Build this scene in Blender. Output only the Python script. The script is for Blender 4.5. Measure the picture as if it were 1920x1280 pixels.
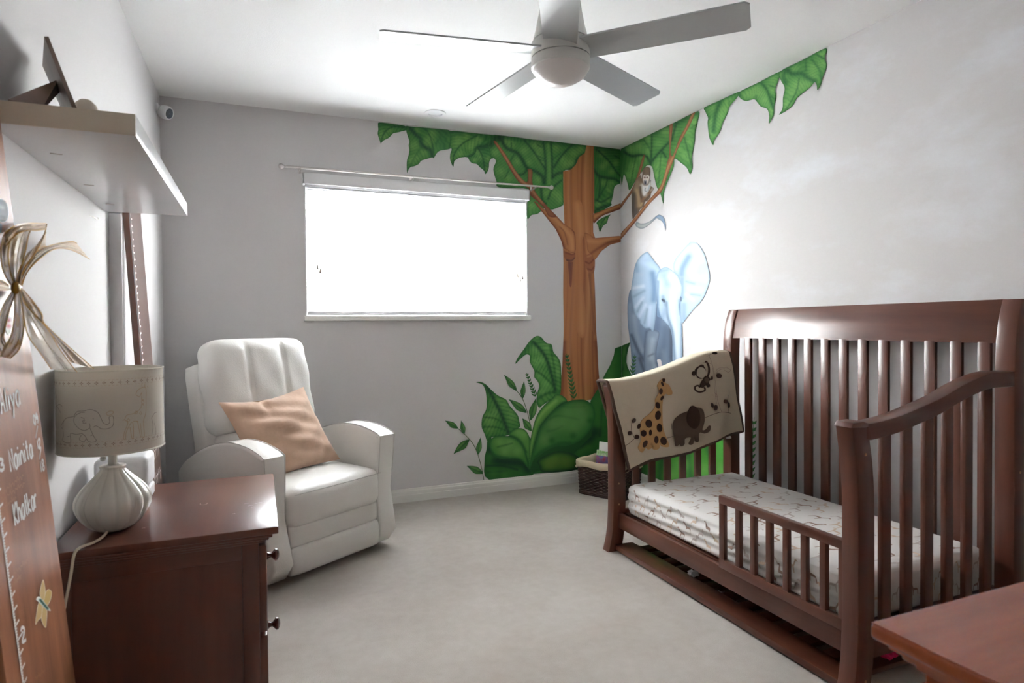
import bpy, bmesh, math, random
import numpy as np
from mathutils import Vector, Matrix
from mathutils.geometry import delaunay_2d_cdt

for o in list(bpy.data.objects):
    bpy.data.objects.remove(o, do_unlink=True)
SC = bpy.context.scene
COL = SC.collection
random.seed(7)
rng = np.random.default_rng(7)

# ------------------------------------------------------------------ camera
FPX, YAW, PITCH, ROLL, PSY = 1160.55, 0.3873, -0.0164, -0.0087, -10.3
CAM = np.array([0.5002, -3.9696, 1.1358])
RW, RH = 3.002, 2.44                      # room width, ceiling height
_f = np.array([math.sin(YAW)*math.cos(PITCH), math.cos(YAW)*math.cos(PITCH), math.sin(PITCH)])
_r0 = np.array([math.cos(YAW), -math.sin(YAW), 0.0])
_u0 = np.cross(_r0, _f)
_r = _r0*math.cos(ROLL) + _u0*math.sin(ROLL)
_u = -_r0*math.sin(ROLL) + _u0*math.cos(ROLL)
cd = bpy.data.cameras.new('camera')
cam = bpy.data.objects.new('camera', cd)
COL.objects.link(cam)
M = Matrix.Identity(4)
for i in range(3):
    M[i][0], M[i][1], M[i][2], M[i][3] = _r[i], _u[i], -_f[i], CAM[i]
cam.matrix_world = M
cd.sensor_width = 36
cd.lens = FPX/1920*36
cd.shift_y = PSY/1920
cd.clip_start = 0.05
cd.dof.use_dof = True
cd.dof.focus_distance = 2.9
cd.dof.aperture_fstop = 5.0
SC.camera = cam

# ------------------------------------------------------------------ world, exposure
SC.view_settings.view_transform = 'Standard'
SC.view_settings.look = 'None'
SC.view_settings.gamma = 1
SC.view_settings.use_curve_mapping = False
SC.view_settings.exposure = 3.35
w = bpy.data.worlds.new('daylight')
SC.world = w
w.use_nodes = True
bg = w.node_tree.nodes['Background']
bg.inputs[0].default_value = (0.93, 0.97, 1.0, 1)
bg.inputs[1].default_value = 8.0

def area(name, loc, target, sx, sy, power, col=(1, 1, 1)):
    ld = bpy.data.lights.new(name, 'AREA')
    ld.shape = 'RECTANGLE'; ld.size = sx; ld.size_y = sy
    ld.energy = power; ld.color = col
    o = bpy.data.objects.new(name, ld)
    COL.objects.link(o)
    o.location = loc
    o.rotation_euler = (Vector(target)-Vector(loc)).to_track_quat('-Z', 'Y').to_euler()
    return o
# the room is lit by the daylight world alone, through the visible window; the portal only guides its sampling and emits nothing
pt = area('window_portal', (1.5, 0.13, 1.62), (1.5, -2.0, 1.62), 1.46, 0.82, 1)
pt.data.cycles.is_portal = True

# ------------------------------------------------------------------ pixel helpers (directions only; distance from a surface)
def ray(x, y):
    return _f + _r*(x-960)/FPX - _u*(y-640-PSY)/FPX

def hit(x, y, ax, v):
    i = 'xyz'.index(ax)
    d = ray(x, y)
    return CAM + d*((v-CAM[i])/d[i])

def hit_plane(x, y, p0, n):
    d = ray(x, y)
    p0 = np.array(p0, float); n = np.array(n, float)
    return CAM + d*(((p0-CAM)@n)/(d@n))

ZOOM = {  # enlarged study crops of the photograph: scale, origin
    'A': (8, 700, 220), 'B': (6.4, 920, 240), 'C': (5.3333, 1100, 200), 'D': (6.4, 1300, 80),
    'E': (5.3333, 980, 380), 'F': (4.2667, 820, 620), 'G': (4.5727, 1000, 620), 'H': (4.5737, 1160, 440),
    'M': (9.14, 1160, 300), 'Q': (4.74, 1120, 630), 'L': (3.7647, 0, 660), 'N': (3.7647, 0, 940), 'P': (1, 0, 0),
    'R': (3.7647, 0, 360)}

def Z(k, s):
    sc, ox, oy = ZOOM[k]
    if isinstance(s, str):
        s = [tuple(float(t) for t in q.split(',')) for q in s.split()]
    return np.array([(ox+a/sc, oy+b/sc) for a, b in s])

def lin(c):
    c = np.asarray(c, float)/255
    return np.where(c <= 0.04045, c/12.92, ((c+0.055)/1.055)**2.4)

# ------------------------------------------------------------------ materials
MATS = {}
def nodes_of(m):
    m.use_nodes = True
    return m.node_tree.nodes, m.node_tree.links

def mat(name, col, rough=0.5, metal=0.0, var=0.0, vscale=8.0, stretch=(1, 1, 1), bump=0.0, bscale=60.0, spec=0.5,
        coat=0.0, col2=None, detail=4.0, trans=0.0, sheen=0.0):
    if name in MATS:
        return MATS[name]
    m = bpy.data.materials.new(name)
    N, L = nodes_of(m)
    b = N['Principled BSDF']
    c = lin(col) if max(col) > 1.5 else np.array(col, float)
    b.inputs['Base Color'].default_value = (*c, 1)
    b.inputs['Roughness'].default_value = rough
    b.inputs['Metallic'].default_value = metal
    b.inputs['Specular IOR Level'].default_value = spec
    b.inputs['Coat Weight'].default_value = coat
    b.inputs['Coat Roughness'].default_value = 0.2
    b.inputs['Sheen Weight'].default_value = sheen
    b.inputs['Transmission Weight'].default_value = trans
    tc = N.new('ShaderNodeTexCoord')
    mp = N.new('ShaderNodeMapping')
    mp.inputs['Scale'].default_value = stretch
    L.new(tc.outputs['Object'], mp.inputs['Vector'])
    if var > 0 or col2 is not None:
        n = N.new('ShaderNodeTexNoise')
        n.inputs['Scale'].default_value = vscale
        n.inputs['Detail'].default_value = detail
        n.inputs['Roughness'].default_value = 0.6
        L.new(mp.outputs[0], n.inputs['Vector'])
        r = N.new('ShaderNodeValToRGB')
        r.color_ramp.elements[0].position = 0.3
        r.color_ramp.elements[1].position = 0.7
        ca = c*(1-var)
        cb = (lin(col2) if max(col2) > 1.5 else np.array(col2, float)) if col2 is not None else np.minimum(c*(1+var), 1)
        r.color_ramp.elements[0].color = (*ca, 1)
        r.color_ramp.elements[1].color = (*cb, 1)
        L.new(n.outputs['Fac'], r.inputs[0])
        L.new(r.outputs[0], b.inputs['Base Color'])
    if bump > 0:
        n2 = N.new('ShaderNodeTexNoise')
        n2.inputs['Scale'].default_value = bscale
        n2.inputs['Detail'].default_value = 3
        L.new(mp.outputs[0], n2.inputs['Vector'])
        bp = N.new('ShaderNodeBump')
        bp.inputs['Strength'].default_value = bump
        bp.inputs['Distance'].default_value = 0.01
        L.new(n2.outputs['Fac'], bp.inputs['Height'])
        L.new(bp.outputs[0], b.inputs['Normal'])
    MATS[name] = m
    return m

def wood(name, dark, light, axis, rough=0.33, coat=0.25, scale=14.0, spec=0.5):
    st = {'x': (0.10, 1, 1), 'y': (1, 0.10, 1), 'z': (1, 1, 0.10)}[axis]
    return mat(name, dark, rough, var=0.001, col2=light, vscale=scale, stretch=st, coat=coat, detail=6, bump=0.04, bscale=40, spec=spec)

CR_D, CR_L = (82, 43, 31), (108, 62, 44)
M_CRX = wood('cherry_wood_x', CR_D, CR_L, 'x')
M_CRY = wood('cherry_wood_y', CR_D, CR_L, 'y')
M_CRZ = wood('cherry_wood_z', CR_D, CR_L, 'z')
M_NSX = wood('nightstand_wood_x', (86, 44, 31), (108, 60, 43), 'x', rough=0.3)
M_NSZ = wood('nightstand_wood_z', (86, 44, 31), (108, 60, 43), 'z', rough=0.32)
M_NSTOP = wood('nightstand_top_wood', (86, 44, 31), (108, 60, 43), 'y', rough=0.28)
M_DRS = wood('dresser_wood', (140, 62, 30), (168, 84, 42), 'x', rough=0.22, coat=0.4)
M_DRTOP = M_DRS
M_BOARD = wood('chart_board_wood', (118, 68, 42), (172, 112, 76), 'z', rough=0.45, coat=0.05, scale=18)
M_WALLB = mat('wall_paint_grey', (0.66, 0.64, 0.635), 0.75, var=0.02, vscale=1.2, bump=0.03, bscale=180)
M_WALLL = mat('wall_paint_left', (0.66, 0.64, 0.635), 0.75, var=0.02, vscale=1.2, bump=0.03, bscale=180)
M_CEIL = mat('ceiling_paint', (0.90, 0.90, 0.885), 0.85, bump=0.12, bscale=140)
M_TRIM = mat('trim_paint', (0.80, 0.785, 0.74), 0.4)
M_WHITE = mat('white_plastic', (0.83, 0.83, 0.83), 0.4)
M_VINYL = mat('white_vinyl', (0.80, 0.81, 0.82), 0.35)
M_SLAT = mat('blind_white', (0.86, 0.86, 0.87), 0.45)
M_CORD = mat('cord_white', (0.8, 0.8, 0.78), 0.7)
M_NICKEL = mat('brushed_nickel', (0.62, 0.58, 0.55), 0.3, metal=0.9)
M_LEATHER = mat('white_leather', (0.82, 0.80, 0.755), 0.42, var=0.02, vscale=3, bump=0.10, bscale=160)
M_SEAM = mat('leather_seam', (0.62, 0.60, 0.56), 0.6)
M_PILLOW = mat('peach_suede', (206, 172, 146), 0.85, var=0.10, vscale=7, bump=0.55, bscale=10, sheen=0.3)
M_BLANKET = mat('cream_quilt', (212, 199, 176), 0.9, var=0.04, vscale=6, bump=0.55, bscale=16)
M_BROWNFAB = mat('brown_fabric', (84, 64, 54), 0.9)
M_TANFAB = mat('tan_felt', (206, 162, 110), 0.95, var=0.05, vscale=20)
M_GREYFAB = mat('taupe_felt', (110, 92, 78), 0.95)
M_CREAMFELT = mat('cream_felt', (206, 194, 174), 0.95)
M_SHEET = mat('white_cotton', (0.80, 0.775, 0.745), 0.9, bump=0.08, bscale=30)
M_GIR1 = mat('print_taupe', (164, 138, 124), 0.9)
M_GIR2 = mat('print_beige', (212, 190, 168), 0.9)
M_GIR3 = mat('print_grey', (196, 184, 178), 0.9)
M_CERAM = mat('cream_ceramic', (0.78, 0.745, 0.67), 0.25, coat=0.3)
M_INK1 = mat('shade_stitch_brown', (150, 112, 84), 0.9)
M_INK2 = mat('shade_line_grey', (150, 136, 122), 0.9)
M_INK3 = mat('shade_line_tan', (206, 178, 138), 0.9)
M_WICKER = mat('dark_wicker', (62, 34, 26), 0.5, var=0.3, vscale=40)
M_LINER = mat('canvas_liner', (206, 190, 162), 0.9, bump=0.15, bscale=40)
M_WHITEPAINT = mat('white_chalk_paint', (0.82, 0.80, 0.78), 0.8)
M_FAINT = mat('pencil_note', (176, 134, 108), 0.9)
M_DARK = mat('dark_gap', (40, 40, 40), 0.6)
M_LENS = mat('camera_face_black', (24, 24, 34), 0.15)
M_FANW = mat('fan_white', (0.72, 0.72, 0.68), 0.35)
M_BLADE = mat('fan_blade_silver', (0.50, 0.52, 0.52), 0.34)
M_GLASSW = mat('frosted_glass', (0.74, 0.70, 0.67), 0.3)
M_FRAMEW = wood('frame_walnut', (92, 72, 62), (116, 94, 82), 'z', rough=0.5)
M_BEIGE = mat('beige_ceramic', (196, 184, 168), 0.5)
M_KNOB = wood('knob_wood', (62, 22, 18), (88, 34, 26), 'z', rough=0.2, coat=0.5)
M_SCREW = mat('screw_steel', (0.6, 0.55, 0.5), 0.35, metal=0.8)
M_PLUG = mat('wood_plug', (176, 132, 98), 0.5)
M_PINK = mat('pink_fabric', (214, 32, 110), 0.8)
M_TISSUE = mat('white_tissue', (0.8, 0.8, 0.82), 0.9)
M_SHELF = mat('shelf_white', (0.80, 0.80, 0.81), 0.22)
M_SHELFEND = mat('shelf_cream_edge', (0.66, 0.58, 0.46), 0.5)
M_SIDING = mat('neighbour_siding', (0.62, 0.61, 0.59), 0.8)
M_BLUEEAVE = mat('neighbour_blue_trim', (0.20, 0.24, 0.33), 0.7)

def carpet_mat():
    m = bpy.data.materials.new('beige_carpet')
    N, L = nodes_of(m)
    b = N['Principled BSDF']
    b.inputs['Roughness'].default_value = 0.97
    b.inputs['Specular IOR Level'].default_value = 0.1
    tc = N.new('ShaderNodeTexCoord')
    def noise(sc, det):
        n = N.new('ShaderNodeTexNoise')
        n.inputs['Scale'].default_value = sc
        n.inputs['Detail'].default_value = det
        L.new(tc.outputs['Object'], n.inputs['Vector'])
        return n
    n1, n2, n3 = noise(2.6, 5), noise(26, 4), noise(420, 2)
    add = N.new('ShaderNodeMath'); add.operation = 'MULTIPLY_ADD'
    L.new(n1.outputs['Fac'], add.inputs[0]); add.inputs[1].default_value = 0.55
    a2 = N.new('ShaderNodeMath'); a2.operation = 'MULTIPLY'
    L.new(n2.outputs['Fac'], a2.inputs[0]); a2.inputs[1].default_value = 0.22
    L.new(a2.outputs[0], add.inputs[2])
    a3 = N.new('ShaderNodeMath'); a3.operation = 'MULTIPLY_ADD'
    L.new(n3.outputs['Fac'], a3.inputs[0]); a3.inputs[1].default_value = 0.30
    L.new(add.outputs[0], a3.inputs[2])
    r = N.new('ShaderNodeValToRGB')
    r.color_ramp.elements[0].position = 0.36
    r.color_ramp.elements[1].position = 0.70
    r.color_ramp.elements[0].color = (0.54, 0.482, 0.42, 1)
    r.color_ramp.elements[1].color = (0.69, 0.64, 0.585, 1)
    L.new(a3.outputs[0], r.inputs[0])
    L.new(r.outputs[0], b.inputs['Base Color'])
    bp = N.new('ShaderNodeBump')
    bp.inputs['Strength'].default_value = 0.7
    bp.inputs['Distance'].default_value = 0.012
    L.new(n3.outputs['Fac'], bp.inputs['Height'])
    L.new(bp.outputs[0], b.inputs['Normal'])
    return m
M_CARPET = carpet_mat()

def sky_wall_mat():
    m = bpy.data.materials.new('wall_paint_clouds')
    N, L = nodes_of(m)
    b = N['Principled BSDF']
    b.inputs['Roughness'].default_value = 0.75
    tc = N.new('ShaderNodeTexCoord')
    mp = N.new('ShaderNodeMapping')
    mp.inputs['Scale'].default_value = (1, 0.8, 1.6)
    L.new(tc.outputs['Object'], mp.inputs['Vector'])
    n = N.new('ShaderNodeTexNoise')
    n.inputs['Scale'].default_value = 1.9
    n.inputs['Detail'].default_value = 7
    n.inputs['Roughness'].default_value = 0.6
    L.new(mp.outputs[0], n.inputs['Vector'])
    r = N.new('ShaderNodeValToRGB')
    r.color_ramp.elements[0].position = 0.50
    r.color_ramp.elements[1].position = 0.68
    r.color_ramp.elements[0].color = (0.66, 0.64, 0.635, 1)
    r.color_ramp.elements[1].color = (0.74, 0.75, 0.78, 1)
    L.new(n.outputs['Fac'], r.inputs[0])
    L.new(r.outputs[0], b.inputs['Base Color'])
    return m
M_WALLR = sky_wall_mat()

def attr_mat(name, rough):
    m = bpy.data.materials.new(name)
    N, L = nodes_of(m)
    b = N['Principled BSDF']
    b.inputs['Roughness'].default_value = rough
    b.inputs['Specular IOR Level'].default_value = 0.3
    a = N.new('ShaderNodeAttribute')
    a.attribute_name = 'paint'
    L.new(a.outputs['Color'], b.inputs['Base Color'])
    return m
M_MURAL = attr_mat('mural_paint', 0.6)

def glass_mat():
    m = bpy.data.materials.new('window_glass')
    N, L = nodes_of(m)
    N.remove(N['Principled BSDF'])
    t = N.new('ShaderNodeBsdfTransparent')
    g = N.new('ShaderNodeBsdfGlossy'); g.inputs['Roughness'].default_value = 0.02
    mx = N.new('ShaderNodeMixShader'); mx.inputs[0].default_value = 0.06
    L.new(t.outputs[0], mx.inputs[1]); L.new(g.outputs[0], mx.inputs[2])
    L.new(mx.outputs[0], N['Material Output'].inputs[0])
    return m
M_GLASS = glass_mat()

def sheer_mat(name, col, alpha):
    m = bpy.data.materials.new(name)
    N, L = nodes_of(m)
    b = N['Principled BSDF']
    b.inputs['Base Color'].default_value = (*lin(col), 1)
    b.inputs['Roughness'].default_value = 0.35
    b.inputs['Sheen Weight'].default_value = 0.5
    t = N.new('ShaderNodeBsdfTransparent')
    mx = N.new('ShaderNodeMixShader'); mx.inputs[0].default_value = alpha
    L.new(t.outputs[0], mx.inputs[1]); L.new(b.outputs[0], mx.inputs[2])
    L.new(mx.outputs[0], N['Material Output'].inputs[0])
    return m
M_GOLD = sheer_mat('gold_organza', (194, 148, 54), 0.86)
M_GOLDP = sheer_mat('pale_organza', (222, 200, 156), 0.66)
M_GOLDE = mat('gold_wired_edge', (196, 150, 60), 0.35)
M_GOLDW = mat('ivory_ribbon_line', (236, 226, 206), 0.5)

def shade_mat():
    m = bpy.data.materials.new('lamp_shade_linen')
    N, L = nodes_of(m)
    b = N['Principled BSDF']
    b.inputs['Base Color'].default_value = (0.76, 0.715, 0.64, 1)
    b.inputs['Roughness'].default_value = 0.9
    t = N.new('ShaderNodeBsdfTranslucent'); t.inputs[0].default_value = (0.80, 0.75, 0.66, 1)
    mx = N.new('ShaderNodeMixShader'); mx.inputs[0].default_value = 0.3
    L.new(b.outputs[0], mx.inputs[1]); L.new(t.outputs[0], mx.inputs[2])
    L.new(mx.outputs[0], N['Material Output'].inputs[0])
    return m
M_SHADE = shade_mat()

# ------------------------------------------------------------------ mesh helpers
ORG = {}
def tag(o, label=None, cat=None, group=None, kind=None):
    if label: o['label'] = label
    if cat: o['category'] = cat
    if group: o['group'] = group
    if kind: o['kind'] = kind
    return o

def root(name, loc, label, cat, group=None, kind=None):
    o = bpy.data.objects.new(name, None)
    COL.objects.link(o)
    o.empty_display_size = 0.05
    o.location = loc
    ORG[o] = np.array(loc, float)
    return tag(o, label, cat, group, kind)

def mk(name, V, F, m, parent=None, smooth=0.6, colors=None):
    V = np.asarray(V, float).reshape(-1, 3)
    lo, hi = V.min(0), V.max(0)
    org = np.array([(lo[0]+hi[0])/2, (lo[1]+hi[1])/2, lo[2]])
    me = bpy.data.meshes.new(name)
    me.from_pydata((V-org).tolist(), [], [list(map(int, f)) for f in F])
    me.materials.append(m)
    if colors is not None:
        ca = me.color_attributes.new('paint', 'FLOAT_COLOR', 'POINT')
        cc = np.ones((len(V), 4)); cc[:, :3] = colors
        ca.data.foreach_set('color', cc.astype(np.float32).ravel())
    if smooth:
        me.polygons.foreach_set('use_smooth', [True]*len(me.polygons))
        me.set_sharp_from_angle(angle=smooth)
    me.update()
    o = bpy.data.objects.new(name, me)
    COL.objects.link(o)
    if parent is not None:
        o.parent = parent
        o.location = org - ORG[parent]
    else:
        o.location = org
    ORG[o] = org
    return o

class MB:
    def __init__(s): s.V = []; s.F = []; s.n = 0
    def add(s, VF, T=None):
        V, F = VF
        V = np.asarray(V, float)
        if T is not None: V = T(V)
        s.V.append(V); s.F += [[i+s.n for i in f] for f in F]; s.n += len(V)
        return s
    def obj(s, name, m, parent=None, smooth=0.6):
        return mk(name, np.vstack(s.V), s.F, m, parent, smooth)

def bm_out(bm):
    bm.verts.index_update()
    V = np.array([v.co[:] for v in bm.verts]); F = [[v.index for v in f.verts] for f in bm.faces]
    bm.free()
    return V, F

def rbox(x0, x1, y0, y1, z0, z1, b=0.004, seg=2):
    bm = bmesh.new()
    bmesh.ops.create_cube(bm, size=1)
    for v in bm.verts:
        v.co = ((x0+x1)/2+v.co.x*(x1-x0), (y0+y1)/2+v.co.y*(y1-y0), (z0+z1)/2+v.co.z*(z1-z0))
    if b > 0:
        b = min(b, 0.45*min(abs(x1-x0), abs(y1-y0), abs(z1-z0)))
        bmesh.ops.bevel(bm, geom=list(bm.edges), offset=b, segments=seg, profile=0.5, affect='EDGES')
    return bm_out(bm)

def prism(poly, axis, a, b, bev=0.0, seg=2):
    """poly 2D in the two other axes (xz for y, yz for x, xy for z), extruded a..b."""
    bm = bmesh.new()
    def P(p, t):
        return {'y': (p[0], t, p[1]), 'x': (t, p[0], p[1]), 'z': (p[0], p[1], t)}[axis]
    va = [bm.verts.new(P(p, a)) for p in poly]
    vb = [bm.verts.new(P(p, b)) for p in poly]
    n = len(poly)
    bm.faces.new(va); bm.faces.new(vb[::-1])
    for i in range(n):
        bm.faces.new([va[(i+1) % n], va[i], vb[i], vb[(i+1) % n]])
    bmesh.ops.recalc_face_normals(bm, faces=bm.faces)
    if bev > 0:
        caps = [e for e in bm.edges if (e.verts[0] in va and e.verts[1] in va) or (e.verts[0] in vb and e.verts[1] in vb)]
        bmesh.ops.bevel(bm, geom=caps, offset=bev, segments=seg, profile=0.5, affect='EDGES')
    return bm_out(bm)

def smooth_path(P, k=6, closed=False):
    P = np.asarray(P, float); n = len(P); out = []
    rngi = range(n) if closed else range(n-1)
    for i in rngi:
        p1, p2 = P[i], P[(i+1) % n]
        p0 = P[i-1] if (closed or i > 0) else p1
        p3 = P[(i+2) % n] if (closed or i < n-2) else p2
        for t in np.linspace(0, 1, k, endpoint=False):
            out.append(0.5*((2*p1)+(-p0+p2)*t+(2*p0-5*p1+4*p2-p3)*t*t+(-p0+3*p1-3*p2+p3)*t**3))
    if not closed: out.append(P[-1])
    return np.array(out)

def tube(P, r, n=8, cap=True):
    P = np.asarray(P, float); m = len(P)
    R = np.full(m, r) if np.isscalar(r) else np.asarray(r, float)
    T = np.gradient(P, axis=0); T /= np.linalg.norm(T, axis=1)[:, None]+1e-12
    up = np.array([0, 0, 1.0]) if abs(T[0][2]) < 0.9 else np.array([1.0, 0, 0])
    V = []
    nn = np.cross(T[0], up); nn /= np.linalg.norm(nn)
    for i in range(m):
        nn = nn-T[i]*(nn@T[i]); nn /= np.linalg.norm(nn)+1e-12
        bb = np.cross(T[i], nn)
        for k in range(n):
            a = 2*math.pi*k/n
            V.append(P[i]+R[i]*(nn*math.cos(a)+bb*math.sin(a)))
    F = [[i*n+k, i*n+(k+1) % n, (i+1)*n+(k+1) % n, (i+1)*n+k] for i in range(m-1) for k in range(n)]
    if cap:
        F += [list(range(n))[::-1], [(m-1)*n+k for k in range(n)]]
    return np.array(V), F

def lathe(prof, n=32, c=(0, 0, 0), mod=None):
    V, F = [], []
    for (r, z) in prof:
        for k in range(n):
            a = 2*math.pi*k/n
            rr = r*(mod(a, z) if mod else 1)
            V.append((c[0]+rr*math.cos(a), c[1]+rr*math.sin(a), c[2]+z))
    m = len(prof)
    for i in range(m-1):
        for k in range(n):
            F.append([i*n+k, i*n+(k+1) % n, (i+1)*n+(k+1) % n, (i+1)*n+k])
    return np.array(V), F

def puff(x0, x1, y0, y1, z0, z1, r=0.04, n=14, deform=None):
    """rounded, finely divided box: cushions."""
    c = np.array([(x0+x1)/2, (y0+y1)/2, (z0+z1)/2]); h = np.array([x1-x0, y1-y0, z1-z0])/2
    r = min(r, h.min()*0.98)
    idx, V, F = {}, [], []
    def vid(i, j, k):
        key = (i, j, k)
        if key not in idx:
            p = np.array([i, j, k])/n*2-1
            q = p*h
            core = np.clip(q, -(h-r), h-r)
            # spread grid lines so that corners get divisions
            d = q-core
            L = np.linalg.norm(d)
            if L > 1e-9: q = core+d/L*r*min(1, max(abs(d))/r) if max(abs(d)) < r*0.999 else core+d/L*r
            idx[key] = len(V); V.append(q+c)
        return idx[key]
    for a in range(3):
        for s in (0, n):
            for i in range(n):
                for j in range(n):
                    quad = []
                    for (di, dj) in ((0, 0), (1, 0), (1, 1), (0, 1)):
                        t = [0, 0, 0]; t[a] = s; t[(a+1) % 3] = i+di; t[(a+2) % 3] = j+dj
                        quad.append(vid(*t))
                    F.append(quad if s else quad[::-1])
    V = np.array(V)
    if deform is not None:
        V = deform(V, c, h)
    return V, F

def ribbon(P, W, thick=0.0):
    P = np.asarray(P, float); W = np.asarray(W, float)
    V = np.vstack([P-W/2, P, P+W/2]); m = len(P)
    F = [[i, i+1, m+i+1, m+i] for i in range(m-1)]+[[m+i, m+i+1, 2*m+i+1, 2*m+i] for i in range(m-1)]
    return V, F

def sphere(c, r, n=12, sz=(1, 1, 1)):
    prof = [(max(1e-4, math.sin(t)), -math.cos(t)) for t in np.linspace(0.02, math.pi-0.02, n)]
    V, F = lathe(prof, n*2)
    V = V*np.array(sz)*r+np.array(c)
    F += [list(range(2*n))[::-1], [(n-1)*2*n+k for k in range(2*n)]]
    return V, F

def strokes_flat(lines, wid, mapper, taper=False):
    """flat pen strokes: polylines (2D) widened in their plane and mapped to 3D."""
    mb = MB()
    for ln in lines:
        P = np.asarray(ln, float)
        if len(P) < 2: continue
        T = np.gradient(P, axis=0); T /= np.linalg.norm(T, axis=1)[:, None]+1e-9
        Nn = np.stack([-T[:, 1], T[:, 0]], 1)*wid/2
        A, B = P+Nn, P-Nn
        m = len(P)
        V2 = np.vstack([A, B])
        V = np.array([mapper(*p) for p in V2])
        F = [[i, i+1, m+i+1, m+i] for i in range(m-1)]
        mb.add((V, F))
    return mb

# ------------------------------------------------------------------ room
def struct(name, mb, m, label, cat, smooth=0.6, parent=None):
    o = mb.obj(name, m, parent, smooth)
    return tag(o, label, cat, kind='structure')

YF = -4.3
mb = MB().add(rbox(-0.12, RW+0.12, YF, 0.12, -0.1, 0, 0))
FLOOR = struct('floor', mb, M_CARPET, 'beige cut-pile carpet covering the whole floor', 'floor')
mb = MB().add(rbox(-0.12, RW+0.12, YF, 0.12, RH, RH+0.1, 0))
struct('ceiling', mb, M_CEIL, 'flat white ceiling over the bedroom', 'ceiling')
mb = MB().add(rbox(-0.12, 0, YF, 0.12, 0, RH, 0))
WALL_L = struct('wall_left', mb, M_WALLL, 'pale plain wall behind the shelf and nightstand', 'wall')
mb = MB().add(rbox(-0.12, RW+0.12, YF-0.12, YF, 0, RH, 0))
struct('wall_front', mb, M_WALLB, 'plain light grey wall opposite the window', 'wall')
WX0, WX1, WZ0, WZ1 = 0.765, 2.240, 1.205, 2.03
mb = MB()
mb.add(rbox(-0.0, WX0, 0, 0.14, 0, RH, 0)).add(rbox(WX1, RW, 0, 0.14, 0, RH, 0))
mb.add(rbox(WX0, WX1, 0, 0.14, 0, WZ0, 0)).add(rbox(WX0, WX1, 0, 0.14, WZ1, RH, 0))
WALL_B = struct('wall_back', mb, M_WALLB, 'light grey wall with the window and painted tree', 'wall')
mb = MB().add(rbox(RW, RW+0.12, YF, 0.14, 0, RH, 0))
WALL_R = struct('wall_right', mb, M_WALLR, 'white wall with painted clouds, elephant and monkey behind the crib', 'wall')

def baseboard(name, axis, a, b, at, sgn, label):
    prof = [(0, 0), (0.016, 0), (0.016, 0.045), (0.0145, 0.047), (0.0145, 0.068), (0.010, 0.074), (0.008, 0.083), (0, 0.085)]
    poly = [(at+sgn*p, z) for p, z in prof]
    mb = MB().add(prism(poly, axis, a, b))
    struct(name, mb, M_TRIM, label, 'baseboard', 0.4)
baseboard('baseboard_back', 'x', 0.0, RW, 0.0, -1, 'white moulded baseboard under the window wall')
baseboard('baseboard_right', 'y', YF, -0.016, RW, -1, 'white moulded baseboard behind the crib')
baseboard('baseboard_left', 'y', YF, -0.016, 0.0, 1, 'white moulded baseboard behind the nightstand')

# narrow grey post under the shelf
mb = MB().add(rbox(0.0, 0.040, -1.345, -1.318, 0.0, 1.556, 0.002))
struct('trim_1', mb, M_WALLL, 'narrow upright strip in the wall colour below the end of the shelf', 'trim')

# window
win = root('window_1', (1.5, 0.1, WZ0), 'white sliding window with two panes behind the blind', 'window', kind='structure')
fr = MB()
y0, y1 = 0.075, 0.125
fr.add(rbox(WX0, WX0+0.04, y0, y1, WZ0, WZ1)).add(rbox(WX1-0.04, WX1, y0, y1, WZ0, WZ1))
fr.add(rbox(WX0+.039, WX1-.039, y0+.002, y1-.002, WZ0, WZ0+0.04)).add(rbox(WX0+.039, WX1-.039, y0+.002, y1-.002, WZ1-0.04, WZ1))
fr.obj('window_frame', M_VINYL, win)
MB().add(rbox(1.485, 1.548, y0-0.002, y1-0.01, WZ0+0.04, WZ1-0.04)).obj('mullion', M_VINYL, win)
s = MB()
for (a, b, yy) in ((0.805, 1.485, 0.1), (1.548, 2.2, 0.085)):
    s = MB()
    s.add(rbox(a, a+0.03, yy, yy+0.025, WZ0+0.04, WZ1-0.04)).add(rbox(b-0.03, b, yy, yy+0.025, WZ0+0.04, WZ1-0.04))
    s.add(rbox(a+.029, b-.029, yy+.001, yy+0.024, WZ0+0.04, WZ0+0.07)).add(rbox(a+.029, b-.029, yy+.001, yy+0.024, WZ1-0.07, WZ1-0.04))
    so = s.obj('sash', M_VINYL, win)
    MB().add(rbox(a+0.03, b-0.03, yy+0.01, yy+0.014, WZ0+0.07, WZ1-0.07, 0)).obj('pane', M_GLASS, so)
MB().add(rbox(0.752, 2.253, -0.032, 0.07, 1.176, 1.206, 0.005)).obj('window_sill', M_TRIM, win)
lin_m = MB()
lin_m.add(rbox(WX0-0.001, WX0+0.006, -0.001, 0.08, WZ0, WZ1, 0)).add(rbox(WX1-0.006, WX1+0.001, -0.001, 0.08, WZ0, WZ1, 0))
lin_m.obj('window_reveal', M_WHITE, win)

# house next door, seen through the panes; unseen ends lengthened to block side sky
nb = root('neighbour_house', (2.2, 3.2, -0.5), 'pale house wall with blue trim outside the window', 'house')
for i in range(16):
    z = -0.5+i*0.2
    MB().add(prism([(3.2, z), (3.176, z), (3.2, z+0.2)], 'x', -6.0, 9.0)).obj('siding_board', M_SIDING, nb, 0)
MB().add(rbox(-6.0, 9.0, 3.2, 3.3, -0.5, 3.1, 0)).obj('wall_backing', M_SIDING, nb)
MB().add(rbox(1.19, 3.45, 3.13, 3.2, 2.50, 2.70, 0.01)).obj('trim_board', M_BLUEEAVE, nb)
MB().add(rbox(-6.0, 9.0, 2.95, 3.3, 3.1, 3.2, 0.01)).obj('eave', M_SIDING, nb)

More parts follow.
